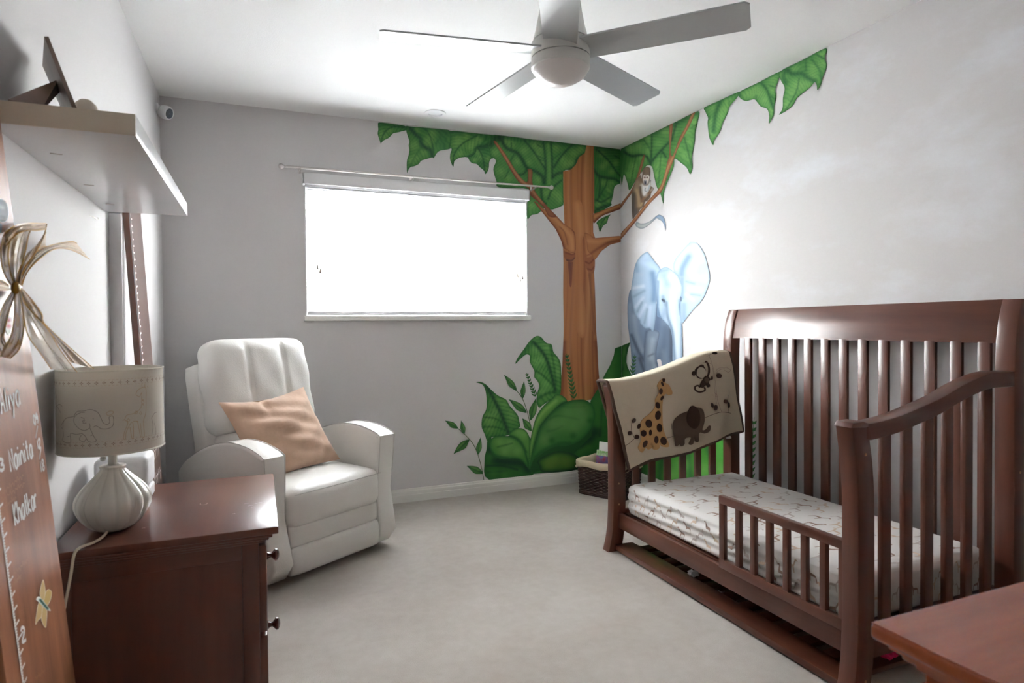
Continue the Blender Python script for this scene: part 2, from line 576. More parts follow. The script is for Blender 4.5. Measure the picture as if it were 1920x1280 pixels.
# ------------------------------------------------------------------ mural painter
MK = 1.0
def on_back(lift):
    def f(x, y):
        p = hit(x, y, 'y', -lift); p[0] = min(p[0], RW-lift); p[2] = min(p[2], RH-0.0005); return p
    return f
def on_right(lift):
    def f(x, y):
        p = hit(x, y, 'x', RW-lift); p[1] = min(p[1], -lift); p[2] = min(p[2], RH-0.0005); return p
    return f

def seg_dist(P, L):
    L = np.asarray(L, float)
    if len(L) == 1:
        return np.linalg.norm(P-L[0], axis=1)
    d = np.full(len(P), 1e9)
    for a, b in zip(L[:-1], L[1:]):
        ab = b-a
        t = np.clip(((P-a)@ab)/(ab@ab+1e-12), 0, 1)
        d = np.minimum(d, np.linalg.norm(P-(a+t[:, None]*ab), axis=1))
    return d

def inside(P, poly):
    x, y = P[:, 0], P[:, 1]
    r = np.zeros(len(P), bool)
    j = len(poly)-1
    for i in range(len(poly)):
        xi, yi = poly[i]; xj, yj = poly[j]
        c = ((yi > y) != (yj > y))
        with np.errstate(divide='ignore', invalid='ignore'):
            c &= x < (xj-xi)*(y-yi)/(yj-yi+1e-12)+xi
        r ^= c
        j = i
    return r

def resample(P, s):
    out = []
    n = len(P)
    for i in range(n):
        a, b = P[i], P[(i+1) % n]
        L = np.linalg.norm(b-a)
        k = max(1, int(round(L/s)))
        for t in range(k):
            out.append(a+(b-a)*t/k)
    return np.array(out)

LAYER = [0]
def painted(name, outline, base, strokes=(), edge=None, mapper='back', spacing=2.2, parent=None, smooth=True, lift=None, hsub=None, label=None, post=None, flat=None):
    """flat painted shape: outline in photo pixels -> wall plane; airbrush strokes give each paint patch its colour."""
    poly = smooth_path(outline, 4, True) if smooth else np.asarray(outline, float)
    poly = resample(poly, spacing)
    # drop near-duplicates
    keep = [0]
    for i in range(1, len(poly)):
        if np.linalg.norm(poly[i]-poly[keep[-1]]) > spacing*0.35: keep.append(i)
    if np.linalg.norm(poly[keep[-1]]-poly[0]) < spacing*0.35: keep.pop()
    poly = poly[keep]
    lo, hi = poly.min(0), poly.max(0)
    gx = np.arange(lo[0], hi[0]+spacing, spacing)
    gy = np.arange(lo[1], hi[1]+spacing, spacing*0.866)
    G = np.array([(x+(spacing/2 if k % 2 else 0), y) for k, y in enumerate(gy) for x in gx])
    if len(G):
        G = G[inside(G, poly)]
    if len(G):
        G = G[seg_dist(G, np.vstack([poly, poly[:1]])) > spacing*0.45]
    pts = np.vstack([poly, G]) if len(G) else poly
    res = delaunay_2d_cdt([Vector(p) for p in pts], [], [list(range(len(poly)))], 1, 1e-5)
    P = np.array([v[:] for v in res[0]])
    F = [list(f) for f in res[2]]
    if not F: return None
    c = np.tile(np.asarray(base, float), (len(P), 1))
    if callable(hsub): c = hsub(P, c)
    for (L, wd, col, a) in strokes:
        d = seg_dist(P, L)
        k = (a*np.exp(-(d/wd)**2))[:, None]
        c = c*(1-k)+np.asarray(col, float)*k
    if edge:
        d = seg_dist(P, np.vstack([poly, poly[:1]]))
        k = (edge[2]*np.exp(-(d/edge[1])**2))[:, None]
        c = c*(1-k)+np.asarray(edge[0], float)*k
    if post is not None: c = post(P, c)
    c = c*0.88+c.mean(1, keepdims=True)*0.12
    cols = np.clip(lin(np.clip(c, 0, 255))*MK, 0, 0.95)
    if flat is None:
        if lift is None:
            LAYER[0] += 1
            lift = 0.0010+0.00003*LAYER[0]
        f = on_back(lift) if mapper == 'back' else on_right(lift)
    else:
        f = flat
    V = np.array([f(*p) for p in P])
    # consistent facing to the room
    a, b, cc = V[F[0][0]], V[F[0][1]], V[F[0][2]]
    if np.cross(b-a, cc-a)@(CAM-a) < 0: F = [q[::-1] for q in F]
    o = mk(name, V, F, M_MURAL, parent, 0, cols)
    if label: o['label'] = label
    return o

G_L, G_M, G_D, G_DD = (122, 178, 84), (74, 142, 66), (34, 98, 50), (16, 66, 44)
def vein_post(mid, n, wd, strength, dark=(30, 92, 48), slant=0.9, seed=0):
    """side veins: thin darker lines leaving the midrib at a slant."""
    mid = smooth_path(mid, 6)
    seg = np.linalg.norm(np.diff(mid, axis=0), axis=1)
    cum = np.concatenate([[0], np.cumsum(seg)])
    def f(P, c):
        best = np.full(len(P), 1e9); tt = np.zeros(len(P)); side = np.zeros(len(P))
        for i in range(len(mid)-1):
            a, b = mid[i], mid[i+1]; ab = b-a
            t = np.clip(((P-a)@ab)/(ab@ab+1e-12), 0, 1)
            q = a+t[:, None]*ab
            d = np.linalg.norm(P-q, axis=1)
            m = d < best
            best[m] = d[m]; tt[m] = (cum[i]+t*seg[i])[m]
            cr = ab[0]*(P-a)[:, 1]-ab[1]*(P-a)[:, 0]
            side[m] = np.sign(cr)[m]
        u = (tt-best*slant)/cum[-1]*n+side*0.25+0.6*np.sin(best*0.13+side+seed)*0.35
        fr = np.abs(u-np.round(u))*cum[-1]/n
        k = strength*np.exp(-(fr/wd)**2)*np.clip(best/4, 0, 1)
        # soft light pillows between veins
        pil = 0.5-np.abs(u-np.round(u))
        li = (0.22*np.clip(0.32-pil, 0, 1)/0.32)[:, None]
        c = c*(1-li)+np.array(G_L, float)*li
        return c*(1-k[:, None])+np.asarray(dark, float)*k[:, None]
    return f

def S(k, s, wd, col, a=0.85):
    sc = ZOOM[k][0]
    p = Z(k, s)
    if len(p) > 2: p = smooth_path(p, 5)
    return (p, wd/sc, col, a)
def blobs(k, s, r, col, a=0.6):
    sc = ZOOM[k][0]
    return [(Z(k, [tuple(float(t) for t in q.split(','))]), r/sc, col, a) for q in s.split()]

# --- canopy on the window wall
P_ = WALL_B
painted('painted_leaf', Z('A', '95,75 290,98 480,130 490,190 440,205 370,225 300,240 260,280 220,315 165,340 130,370 115,395 100,360 80,300 65,240 75,180 70,110'),
        G_M, [S('A', '100,85 300,108 480,140', 45, G_D, .8)]+blobs('A', '240,200 120,240 110,310 180,290', 45, G_L, .7)+[S('A', '470,150 300,140 190,200 140,280 118,380', 12, G_DD, .7)],
        (G_D, 1.6, .8), parent=P_, post=vein_post(Z('A', '470,150 300,140 190,200 118,380'), 9, 1.0, .45))
painted('painted_leaf', Z('A', '490,130 590,140 1000,175 1160,205 1165,310 1150,430 1160,465 1090,485 1000,500 950,540 920,590 900,615 885,600 800,625 720,650 680,700 620,730 560,745 525,790 508,840 500,740 505,640 530,560 540,480 530,420 540,360 515,280 490,190'),
        G_M, [S('A', '490,140 800,165 1160,215', 40, G_D, .85), S('A', '1080,220 1050,340 1060,460', 80, (44, 112, 58), .8)]
        + blobs('A', '640,400 800,350 650,190 880,230 570,640 760,520 860,330 640,600 820,420 590,440', 55, G_L, .75)
        + [S('A', '560,170 640,260 700,310 715,390 760,440 850,490 885,590', 34, G_DD, .9), S('A', '780,180 850,280 890,430 900,600', 10, G_DD, .7), S('A', '990,200 1000,300 960,360 940,400', 14, G_D, .8), S('A', '700,470 620,600 515,800', 9, G_D, .7)],
        (G_D, 1.6, .8), parent=P_, post=vein_post(Z('A', '640,150 680,400 600,620 510,830'), 12, .9, .35))
painted('painted_leaf', Z('A', '1480,400 1600,330 1780,300 1900,300 1920,420 1810,600 1770,620 1740,670 1735,740 1720,800 1680,850 1660,800 1600,750 1550,700 1490,690 1450,660 1420,600 1440,560 1450,480'),
        (58, 126, 62), [S('A', '1570,450 1780,380', 60, G_DD, .8)]+blobs('A', '1520,640 1720,620 1700,790 1600,600 1560,520', 45, G_L, .75)
        + [S('A', '1570,460 1640,600 1680,840', 10, G_DD, .8)], (G_D, 1.6, .8), parent=P_, post=vein_post(Z('A', '1570,460 1640,600 1680,840'), 8, 1.0, .4))
painted('painted_leaf', Z('A', '1160,205 1500,235 1900,285 1790,370 1760,400 1560,440 1540,520 1490,580 1420,600 1380,595 1300,605 1250,630 1215,660 1200,740 1170,690 1150,620 1155,540 1175,480 1150,430 1165,310'),
        G_M, [S('A', '1160,215 1500,245 1880,290', 45, G_D, .85), S('A', '1640,300 1760,340', 60, G_D, .7)]
        + blobs('A', '1270,330 1460,440 1390,290 1320,380 1490,400 1180,620 1300,540 1580,330 1240,400', 58, G_L, .75)
        + [S('A', '1760,400 1560,450 1530,540 1440,590', 26, G_DD, .9), S('A', '1560,270 1330,400 1210,560 1195,720', 12, G_DD, .75)],
        (G_D, 1.6, .8), parent=P_, post=vein_post(Z('A', '1560,270 1330,400 1210,560 1195,720'), 10, 1.0, .4))
lt = '190,170 320,400 450,410 590,250 620,400 780,240 900,430 1080,250 570,620 800,800 660,780 120,520 210,600 60,290 490,930 400,270 860,370 960,420 1000,300 730,760 840,860 560,330 530,210 250,200'
painted('painted_canopy', Z('B', '0,85 500,138 1150,208 1135,300 1065,350 1030,430 970,500 880,520 870,700 875,900 850,935 770,970 720,978 650,960 600,1000 560,1030 490,1045 440,1085 440,850 460,735 105,712 70,640 32,496 64,397 24,352 0,330'),
        (72, 140, 66), [S('B', '0,95 500,148 1150,216', 34, G_D, .85), S('B', '0,200 60,130 110,110', 45, G_DD, .8)]
        + blobs('B', lt, 48, G_L, .7)
        + [S('B', '110,110 190,240 320,300 390,400 440,480 540,520 620,580 640,660', 22, G_DD, .9), S('B', '400,140 500,260 580,380 655,490', 12, G_DD, .8),
           S('B', '630,180 650,300 660,480 650,650', 13, G_DD, .8), S('B', '690,200 702,400 700,660', 20, (104, 166, 78), .9), S('B', '722,180 735,350 742,600', 12, G_DD, .85),
           S('B', '980,200 860,320 760,470', 13, G_DD, .85), S('B', '1130,310 1045,365 1005,460 880,525 800,545 745,590', 18, G_DD, .9),
           S('B', '860,620 745,720 690,850', 13, G_DD, .8), S('B', '605,720 618,860 660,910', 16, G_DD, .8), S('B', '440,495 390,550 340,560', 14, G_DD, .8),
           S('B', '250,180 248,245', 8, G_DD, .7), S('B', '280,320 240,420 330,560', 9, G_DD, .6), S('B', '640,370 560,330', 8, G_DD, .6), S('B', '660,400 590,380', 8, G_DD, .6),
           S('B', '740,380 840,300', 8, G_DD, .5), S('B', '230,480 170,600', 7, G_DD, .6), S('B', '610,230 560,200', 8, G_DD, .6)],
        (G_D, 1.8, .7), parent=P_, post=vein_post(Z('B', '700,170 705,420 700,700 680,980'), 20, .9, .28))
painted('painted_canopy', Z('C', '62,395 200,403 345,412 345,778 330,770 280,800 265,880 245,960 240,990 90,1065 70,1000 72,700'),
        (52, 122, 56), [S('C', '62,400 340,417', 30, G_D, .85)]+blobs('C', '160,600 250,650 170,760 220,830 120,970 150,480 200,560 290,560 215,930 250,760', 38, G_L, .7)
        + [S('C', '100,425 220,540 290,640 345,700', 10, G_DD, .85), S('C', '72,630 120,690 210,712 280,722 335,755', 15, G_DD, .9), S('C', '130,700 130,860 110,930', 9, G_DD, .8),
           S('C', '80,930 150,952 240,900', 10, G_DD, .8), S('C', '210,720 185,800 130,900', 6, G_DD, .7), S('C', '280,490 360,530', 7, G_DD, .7), S('C', '90,1040 160,1000 235,985', 16, G_DD, .8)],
        (G_D, 1.8, .8), parent=P_, post=vein_post(Z('C', '110,430 220,560 340,700'), 10, .8, .3))
painted('painted_leaf', Z('C', '98,1160 140,1120 235,1078 220,1105 200,1165 165,1190 132,1252 115,1190'), G_M, blobs('C', '190,1130 140,1190', 25, G_L, .7)+[S('C', '200,1100 150,1160 130,1240', 5, G_DD, .8)],
        (G_D, 1.5, .8), parent=P_)

# --- trunk and branches
T_L, T_M, T_D = (206, 140, 84), (184, 116, 66), (122, 62, 42)
def bark(P, c):
    u = P[:, 0]+0.25*np.sin(P[:, 1]*0.021)*6
    for fr, ph, s, col in ((0.30, 0.4, 0.5, T_D), (0.55, 1.9, 0.35, (140, 74, 44)), (0.21, 2.9, 0.35, (222, 158, 100))):
        k = s*np.clip(np.sin(u*fr+ph+0.5*np.sin(P[:, 1]*0.012*fr*6+ph)), 0, 1)**5
        c = c*(1-k[:, None])+np.asarray(col, float)*k[:, None]
    return c
trunk = painted('painted_trunk', np.vstack([Z('B', '1150,207 1238,216 1243,600 1243,1000'), Z('E', '704,120 706,300 725,352 860,341 985,334 985,388 870,422 790,482 722,570 714,680 724,900 736,1280'),
        Z('G', '550,150 556,300 570,470 500,590 430,600 300,620 225,545 248,300 260,20'), Z('E', '410,1200 405,900 408,600 404,450 385,380 330,265 240,150 210,100 260,60 320,110 400,195 418,215 412,60'), Z('B', '870,760 870,520 960,500 1020,440 1060,350 1130,300')]),
        T_M, [S('G', '260,100 250,400 240,560', 22, T_D, .7), S('G', '540,100 560,400 520,580', 25, T_D, .7)], None, parent=P_, post=bark, smooth=False, spacing=2.0,
        label='brown painted tree trunk with grooved bark')
painted('painted_bark_ridge', Z('E', '500,0 590,0 620,280 585,420 590,700 640,1280 545,1280 560,700 545,420 530,280'), T_L, [], ((184, 116, 66), 6, .9), parent=trunk, spacing=2.2)
painted('painted_bark_knot', Z('E', '404,440 420,480 470,500 500,512 525,500 520,560 470,590 430,570 410,520'), (160, 92, 56), [S('E', '430,500 500,515 525,490', 8, T_D, .8), S('E', '440,575 490,585 520,560', 12, (92, 54, 48), .9)], None, parent=trunk, spacing=1.8)
painted('painted_bark_groove', Z('E', '450,590 500,590 500,640 490,820 470,830 460,700'), (116, 66, 56), [], ((150, 84, 54), 4, .8), parent=trunk, spacing=1.8)
painted('painted_bark_knot', Z('E', '612,480 640,520 690,500 722,560 715,690 680,706 650,680 620,600'), (166, 98, 60), [S('E', '630,590 670,605 715,560', 7, T_D, .9), S('E', '650,660 690,670 712,640', 7, T_D, .8), S('E', '650,540 700,520', 9, T_L, .7)], None, parent=trunk, spacing=1.8)
painted('painted_bark_groove', Z('E', '655,700 690,705 690,820 735,1280 700,1280 680,1000 665,800'), (132, 76, 54), [S('E', '672,720 680,900', 8, (96, 66, 50), .8)], (T_M, 4, .7), parent=trunk, spacing=1.8)
painted('painted_branch', Z('E', '145,0 210,60 330,130 400,200 500,270 525,320 530,420 525,490 480,500 440,470 405,450 385,380 330,265 240,150 120,0'),
        T_M, [S('E', '170,0 300,130 400,240 480,340 500,460', 26, T_L, .9), S('E', '125,10 235,155 330,270 390,385 410,450', 16, T_D, .85), S('E', '370,240 420,300 450,420', 6, T_D, .6), S('E', '500,275 527,330 530,470', 8, T_D, .8)],
        (T_D, 1.5, .6), parent=P_, smooth=True, spacing=1.8)
painted('painted_branch', Z('B', '35,165 60,155 120,230 215,370 300,510 390,620 440,640 445,520 445,490 500,505 500,640 520,720 560,800 700,960 790,1060 700,1060 640,960 560,880 470,800 462,735 400,690 330,640 250,520 170,380 90,250'),
        (150, 92, 62), [S('B', '70,190 230,430 340,590 420,670 500,750 620,890', 20, (196, 132, 84), .85), S('B', '40,180 160,370 250,520 330,640', 12, T_D, .8), S('B', '470,520 470,640', 14, (176, 112, 74), .8), S('B', '470,790 560,880 640,960', 20, T_D, .8)],
        (T_D, 1.5, .7), parent=P_, spacing=1.8)
painted('painted_branch', Z('E', '706,115 740,100 830,62 960,12 988,-2 990,52 980,62 900,92 800,130 740,180 708,205'),
        T_M, [S('E', '720,140 830,85 975,22', 16, T_L, .8), S('E', '712,195 800,125 985,55', 12, T_D, .85)], (T_D, 1.4, .6), parent=P_, spacing=1.8)
painted('painted_branch', Z('E', '620,300 690,330 725,352 860,341 985,334 985,388 870,422 790,482 722,570 690,520 650,480 640,400'),
        T_M, [S('E', '650,380 760,390 870,360 980,350', 24, T_L, .85), S('E', '690,500 780,440 870,395 980,372', 14, (140, 78, 50), .85), S('E', '630,300 680,290 705,340', 10, T_D, .7)], (T_D, 1.4, .4), parent=P_, spacing=1.8)

# --- plants at the foot of the tree
dk = (30, 92, 44)
painted('painted_undergrowth', Z('G', '0,1226 0,900 300,900 480,800 490,600 570,470 600,400 660,290 690,210 700,150 762,128 764,1195 350,1192'), (44, 112, 50),
        [S('G', '600,420 590,620 570,900', 10, G_DD, .7), S('G', '680,220 650,420 600,600', 50, (70, 138, 58), .8), S('G', '330,1000 420,980 480,930 530,860', 40, G_DD, .9), S('G', '0,1120 150,1020 300,1000', 45, G_DD, .9),
         S('G', '540,620 560,800', 35, (64, 130, 56), .7), S('G', '400,1040 470,1000', 30, (60, 122, 50), .8)], (G_D, 2, .7), parent=P_, smooth=False)
painted('painted_undergrowth', np.vstack([Z('F', '415,1186 388,1050 402,900 445,868 575,838 640,805 700,810 745,860 800,700 850,630 900,580 960,540'), Z('G', '240,560 300,610 420,605 500,650 500,900 300,1100 0,1218')]), (30, 92, 44), [], None, parent=P_, smooth=False, spacing=5)
painted('painted_leaf', Z('G', '40,1110 120,1060 220,1030 330,1050 400,1100 370,1190 100,1215 50,1160'), (62, 112, 40), blobs('G', '180,1110 130,1140 280,1120', 60, (96, 146, 60), .8), (G_DD, 5, .8), parent=P_)
painted('painted_leaf', Z('F', '400,880 430,850 500,1000 640,1015 735,1100 745,1160 412,1190 378,1040 395,940'), (40, 110, 44), [S('F', '420,960 450,1030 560,1050 680,1060 725,1110', 32, G_DD, .95), S('F', '395,1080 520,1080 640,1110', 8, G_DD, .8), S('F', '400,1130 560,1120', 6, G_DD, .6)]
        + blobs('F', '450,1140 540,1150 420,1010', 40, (66, 134, 56), .7), (G_D, 2, .6), parent=P_)
painted('painted_leaf', np.vstack([Z('F', '740,1110 750,1020 790,880'), Z('G', '60,830 110,760 180,680 300,605 380,590 450,595 510,640 530,710 520,780 480,860 400,940 300,985 200,990 110,1030 40,1080 0,1110')]), (62, 132, 60),
        [S('G', '20,1080 110,1010 220,970 310,965', 20, (34, 98, 46), .8), S('G', '140,760 200,730 300,740 390,760', 10, dk, .75), S('G', '120,860 180,850 250,815', 9, dk, .7), S('G', '250,650 330,655 440,650', 7, dk, .6)]
        + blobs('G', '300,700 400,680 250,790 170,800 350,820 420,760 100,930', 70, (104, 164, 84), .65)+blobs('G', '340,900 160,940 490,770', 28, (34, 98, 40), .7), (G_D, 4, .75), parent=P_)
painted('painted_leaf', Z('F', '625,265 640,220 690,150 740,80 790,42 830,50 870,95 915,110 930,170 970,220 990,290 986,500 940,530 850,590 815,615 795,570 800,500 815,440 800,400 775,370 775,320 740,250 740,200 710,190 670,220'),
        (76, 150, 66), [S('F', '640,250 700,160 770,90 830,60', 24, (50, 122, 56), .8)]+blobs('F', '790,150 840,230 880,130 820,350 870,420 930,250 790,250 960,330 850,500 780,60', 38, (122, 186, 92), .7)
        + [S('F', '770,90 860,200 910,340 945,480', 14, G_DD, .85), S('F', '790,320 850,360 920,430', 10, dk, .7), S('F', '810,540 880,500 945,490', 14, dk, .7), S('F', '900,120 930,260 950,420', 9, dk, .6)], (G_D, 2, .75), parent=P_, post=vein_post(Z('F', '770,90 860,200 910,340 945,480'), 12, 1.1, .4))
painted('painted_leaf', Z('F', '310,412 345,408 390,430 440,480 490,520 550,550 580,600 640,670 655,720 660,770 600,800 570,835 440,850 400,880 380,830 355,770 360,690 390,630 395,560 385,480 360,430'),
        (66, 140, 62), blobs('F', '600,690 470,560 430,700 540,590 420,770 590,640 470,650 400,700', 42, (120, 180, 88), .7)
        + [S('F', '400,450 490,620 540,740 570,820', 16, G_DD, .9), S('F', '420,860 560,840', 20, G_D, .7), S('F', '365,690 460,700 530,740', 7, dk, .7), S('F', '365,770 470,770 550,800', 7, dk, .7)], (G_D, 2, .8), parent=P_, post=vein_post(Z('F', '400,450 490,620 570,820'), 11, 1.0, .45))
painted('painted_leaf', Z('F', '575,832 600,800 640,780 690,785 730,830 742,900 735,1060 700,960 650,880 600,845'), (84, 154, 66), blobs('F', '650,810 690,830', 35, (120, 182, 86), .7)+[S('F', '600,845 660,880 710,970', 12, dk, .8)], (G_D, 2, .8), parent=P_)
painted('painted_leaf', Z('F', '420,900 440,855 500,840 580,845 650,880 700,960 728,1095 680,1040 620,1020 520,1025 450,1000 425,950'), (70, 142, 60), blobs('F', '500,890 580,900 640,960 540,960', 45, (116, 176, 84), .75)+[S('F', '480,930 600,900', 6, dk, .6), S('F', '430,960 470,1000 560,1018', 12, G_D, .8)], (G_D, 2.5, .85), parent=P_)
painted('painted_stalk', np.vstack([Z('F', '732,1112 735,950 752,830 790,690 850,600 930,530'), Z('G', '180,548 240,550 290,600 230,630 120,740 60,820 30,900'), Z('F', '770,930 752,1010')]), (92, 160, 68), [S('F', '740,1080 745,930 780,760 850,650 950,560', 14, (138, 196, 92), .8)], (G_D, 2.5, .85), parent=P_)

def leaf_bt(k, b, t, wd, name='painted_leaflet', mapper='back', parent=None, col=(72, 136, 62)):
    b, t = Z(k, [b])[0], Z(k, [t])[0]
    wd = wd/ZOOM[k][0]
    d = t-b; n = np.array([-d[1], d[0]])/np.linalg.norm(d)
    prof = [(0, 0), (.18, .32), (.42, .5), (.7, .34), (.9, .12), (1, 0), (.9, -.08), (.7, -.28), (.42, -.5), (.18, -.3)]
    out = np.array([b+d*u+n*wd*v for u, v in prof])
    painted(name, out, col, [(np.array([b, t]), max(.8, wd*.07), G_DD, .7), (np.array([b+d*.3+n*wd*.22, b+d*.75+n*wd*.15]), wd*.16, (112, 170, 84), .7)], (G_D, 1.1, .7), mapper, 1.8, parent or P_)
def stem(k, s, wd, mapper='back', parent=None, col=(66, 92, 46)):
    P = smooth_path(Z(k, s), 6)
    T = np.gradient(P, axis=0); T /= np.linalg.norm(T, axis=1)[:, None]
    Nn = np.stack([-T[:, 1], T[:, 0]], 1)*wd/2
    LAYER[0] += 1
    f = (on_back if mapper == 'back' else on_right)(0.0010+0.00003*LAYER[0])
    V = np.array([f(*p) for p in np.vstack([P+Nn, P-Nn])]); m = len(P)
    mk('painted_stem', V, [[i, i+1, m+i+1, m+i] for i in range(m-1)], M_MURAL, parent or P_, 0, np.tile(lin(col)*MK, (2*m, 1)))
stem('F', '372,1195 350,1080 310,950 255,865 165,780', 1.2)
for b, t, wd in (((165, 780), (62, 718), 45), ((215, 825), (190, 715), 40), ((255, 870), (130, 985), 60), ((325, 990), (345, 852), 45), ((365, 1140), (235, 1080), 58)): leaf_bt('F', b, t, wd)
stem('F', '755,800 720,650 680,540 635,480', 1.2)
for b, t, wd in (((635, 480), (532, 350), 50), ((680, 545), (693, 400), 40), ((715, 655), (570, 547), 60), ((745, 715), (790, 535), 60), ((750, 800), (680, 700), 58)): leaf_bt('F', b, t, wd)
def fern(k, b, t, n, ln, wd, mapper='back', parent=None, col=(78, 138, 52)):
    b2, t2 = np.array(b, float), np.array(t, float)
    d = t2-b2; u = d/np.linalg.norm(d); nn = np.array([-u[1], u[0]])
    stem(k, [tuple(b2), tuple(b2+d*.5), tuple(t2)], 1.0, mapper, parent, (60, 110, 44))
    for i in range(n):
        q = b2+d*(i/n)
        L = ln*(1-.55*i/n)
        for s in (-1, 1):
            e = q+u*L*.72+nn*s*L*.50
            leaf_bt(k, tuple(q), tuple(e), wd*.8, 'painted_leaflet', mapper, parent, col)
fern('F', (785, 525), (712, 335), 8, 48, 16)
fern('G', (350, 580), (285, 195), 11, 66, 20, col=(96, 124, 52))

# --- right wall: foliage, branches, monkey, elephant
R_ = WALL_R
painted('painted_canopy', Z('C', '345,410 640,270 900,147 1115,45 1110,150 1085,260 1080,350 1055,500 1060,600 1035,675 1000,610 940,560 880,520 870,600 830,700 790,800 770,870 765,970 740,880 700,800 680,720 660,620 640,590 600,590 560,640 500,720 430,835 410,770 378,680 366,700 350,782'),
        (78, 152, 70), [S('C', '345,420 640,282 900,160 1110,60', 26, G_D, .8), S('C', '360,470 360,640', 45, (40, 108, 52), .7)]
        + blobs('C', '440,420 520,400 460,600 620,320 720,370 780,250 700,600 740,540 920,420 1010,250 1080,150 980,480 1030,520 860,250 810,620 760,780 700,680 560,500 420,680 620,440 1020,350', 45, (136, 198, 100), .75)
        + [S('C', '370,450 450,492 540,482 600,500 640,575', 14, G_DD, .9), S('C', '652,280 648,560', 9, G_DD, .8), S('C', '655,540 750,430 840,340', 12, G_DD, .85), S('C', '750,440 790,500', 11, G_DD, .8), S('C', '975,310 1010,430 1045,580', 9, G_D, .8),
           S('C', '900,150 880,220 850,330', 14, G_DD, .75), S('C', '745,470 730,640 720,780', 6, G_D, .7), S('C', '490,500 430,810', 5, G_D, .7), S('C', '570,330 630,420 640,500', 7, G_D, .7), S('C', '1090,180 1050,210', 6, G_D, .6), S('C', '840,620 790,760 760,920', 6, G_D, .7)],
        (G_D, 1.8, .75), 'right', parent=R_, post=vein_post(Z('C', '500,340 640,480 750,640 765,950'), 16, .9, .25))
for o_, b_, ss in (
    ('135,775 300,700 540,590 540,640 440,760 410,850 350,970 315,1080 250,1170 238,1230 195,1150 180,1060 170,960 175,900 145,830', '230,780 370,800 210,950 300,980 420,720 220,1080 330,880', [('330,690 270,850 240,1060', 26, .85), ('200,890 170,950', 12, .6), ('430,740 440,700', 10, .5)]),
    ('550,590 800,467 1040,345 1030,430 985,560 995,640 970,760 965,860 940,920 905,975 910,880 885,795 815,770 770,720 730,680 640,700 580,680 545,640', '640,620 760,560 860,700 960,430 950,560 820,620 700,600 930,820', [('800,470 880,560 930,700 960,780', 18, .85), ('985,540 920,520', 9, .7), ('980,690 940,640', 9, .6), ('760,720 750,640', 8, .5), ('550,600 560,640', 14, .6)]),
    ('1040,345 1300,213 1590,65 1580,180 1600,280 1550,420 1530,500 1490,570 1480,510 1455,475 1400,540 1250,660 1180,770 1030,865 1070,790 1075,660 1095,540 1045,440', '1210,320 1440,300 1560,250 1300,520 1180,600 1120,740 1440,400 1380,480 1540,120 1230,500 1060,380', [('1120,310 1180,370 1300,370 1370,420 1450,460', 30, .9), ('1270,430 1230,600 1100,820', 8, .75), ('1490,150 1570,195', 14, .7), ('1420,200 1510,320 1535,430', 14, .6), ('1350,210 1350,330', 12, .6), ('1110,480 1080,400 1120,320', 26, .7)])):
    mid = Z('D', ss[0][0])
    painted('painted_leaf', Z('D', o_), (78, 152, 70), blobs('D', b_, 65, (136, 198, 100), .75)+[S('D', a, wd_, (30, 98, 52), st) for a, wd_, st in ss]+[S('D', '135,775 800,467 1590,65', 20, (44, 118, 60), .6)],
            (G_D, 1.8, .75), 'right', parent=R_, post=vein_post(mid, 9, 1.0, .3, (44, 112, 58)), label='green painted leaf hanging from the ceiling line')
painted('painted_branch', Z('C', '345,968 440,840 500,700 560,500 580,505 530,690 465,840 395,940 345,1010'), (150, 96, 64), [S('C', '350,975 450,830 520,690 565,510', 7, (190, 128, 82), .8)], (T_D, 1.2, .7), 'right', parent=R_, spacing=1.8)
# monkey (behind the lower branch)
mk_out = Z('M', '400,190 440,130 500,115 545,160 540,330 555,350 550,440 590,470 600,500 560,560 540,640 500,690 450,720 430,790 370,840 340,900 290,950 250,1010 235,990 225,850 220,700 225,560 270,400 300,330 370,260 385,210')
monkey = painted('painted_monkey', mk_out, (128, 104, 84), [S('M', '260,600 245,800 255,980', 40, (92, 86, 80), .85), S('M', '320,380 300,480', 45, (170, 148, 120), .7), S('M', '310,520 340,640 350,780', 38, (196, 166, 122), .85), S('M', '400,440 430,560 470,600', 38, (224, 218, 210), .95),
        S('M', '370,460 380,600 400,700', 16, (92, 74, 62), .85), S('M', '400,690 480,640 560,540', 32, (148, 108, 76), .8), S('M', '440,700 540,600', 12, (86, 78, 72), .8), S('M', '300,860 290,950', 30, (96, 92, 90), .8), S('M', '380,780 400,740', 16, (220, 190, 130), .7), S('M', '520,420 550,360', 26, (176, 192, 200), .8), S('M', '585,490 560,520', 18, (206, 196, 186), .7)],
        ((104, 88, 78), 1.0, .5), 'right', spacing=1.2, parent=R_, label='small brown and white monkey painted on the branch')
painted('painted_head', Z('M', '412,240 425,160 470,122 515,125 540,170 540,300 520,360 490,420 450,430 420,380 405,330'), (122, 96, 84), [S('M', '470,160 480,210', 40, (140, 110, 94), .8), S('M', '410,230 405,330', 10, (60, 56, 56), .8), S('M', '540,200 535,320', 9, (60, 56, 56), .7)]
        + blobs('M', '447,300 488,300', 34, (236, 222, 208), .95)+blobs('M', '430,350 500,350 465,340', 30, (226, 220, 216), .9)+blobs('M', '447,298 488,298', 12, (60, 30, 20), 1)+[S('M', '455,375 455,400', 24, (52, 58, 76), 1)]+blobs('M', '460,355', 9, (230, 230, 235), .9), None, 'right', 1.0, monkey)
painted('painted_chest', Z('M', '395,400 440,430 500,420 540,365 552,440 525,520 490,570 445,620 412,600 395,520'), (232, 230, 230), [S('M', '460,480 450,520 480,540', 8, (110, 120, 130), .7), S('M', '500,520 530,440', 14, (170, 190, 204), .8)], ((150, 132, 112), 1.5, .6), 'right', 1.2, monkey)
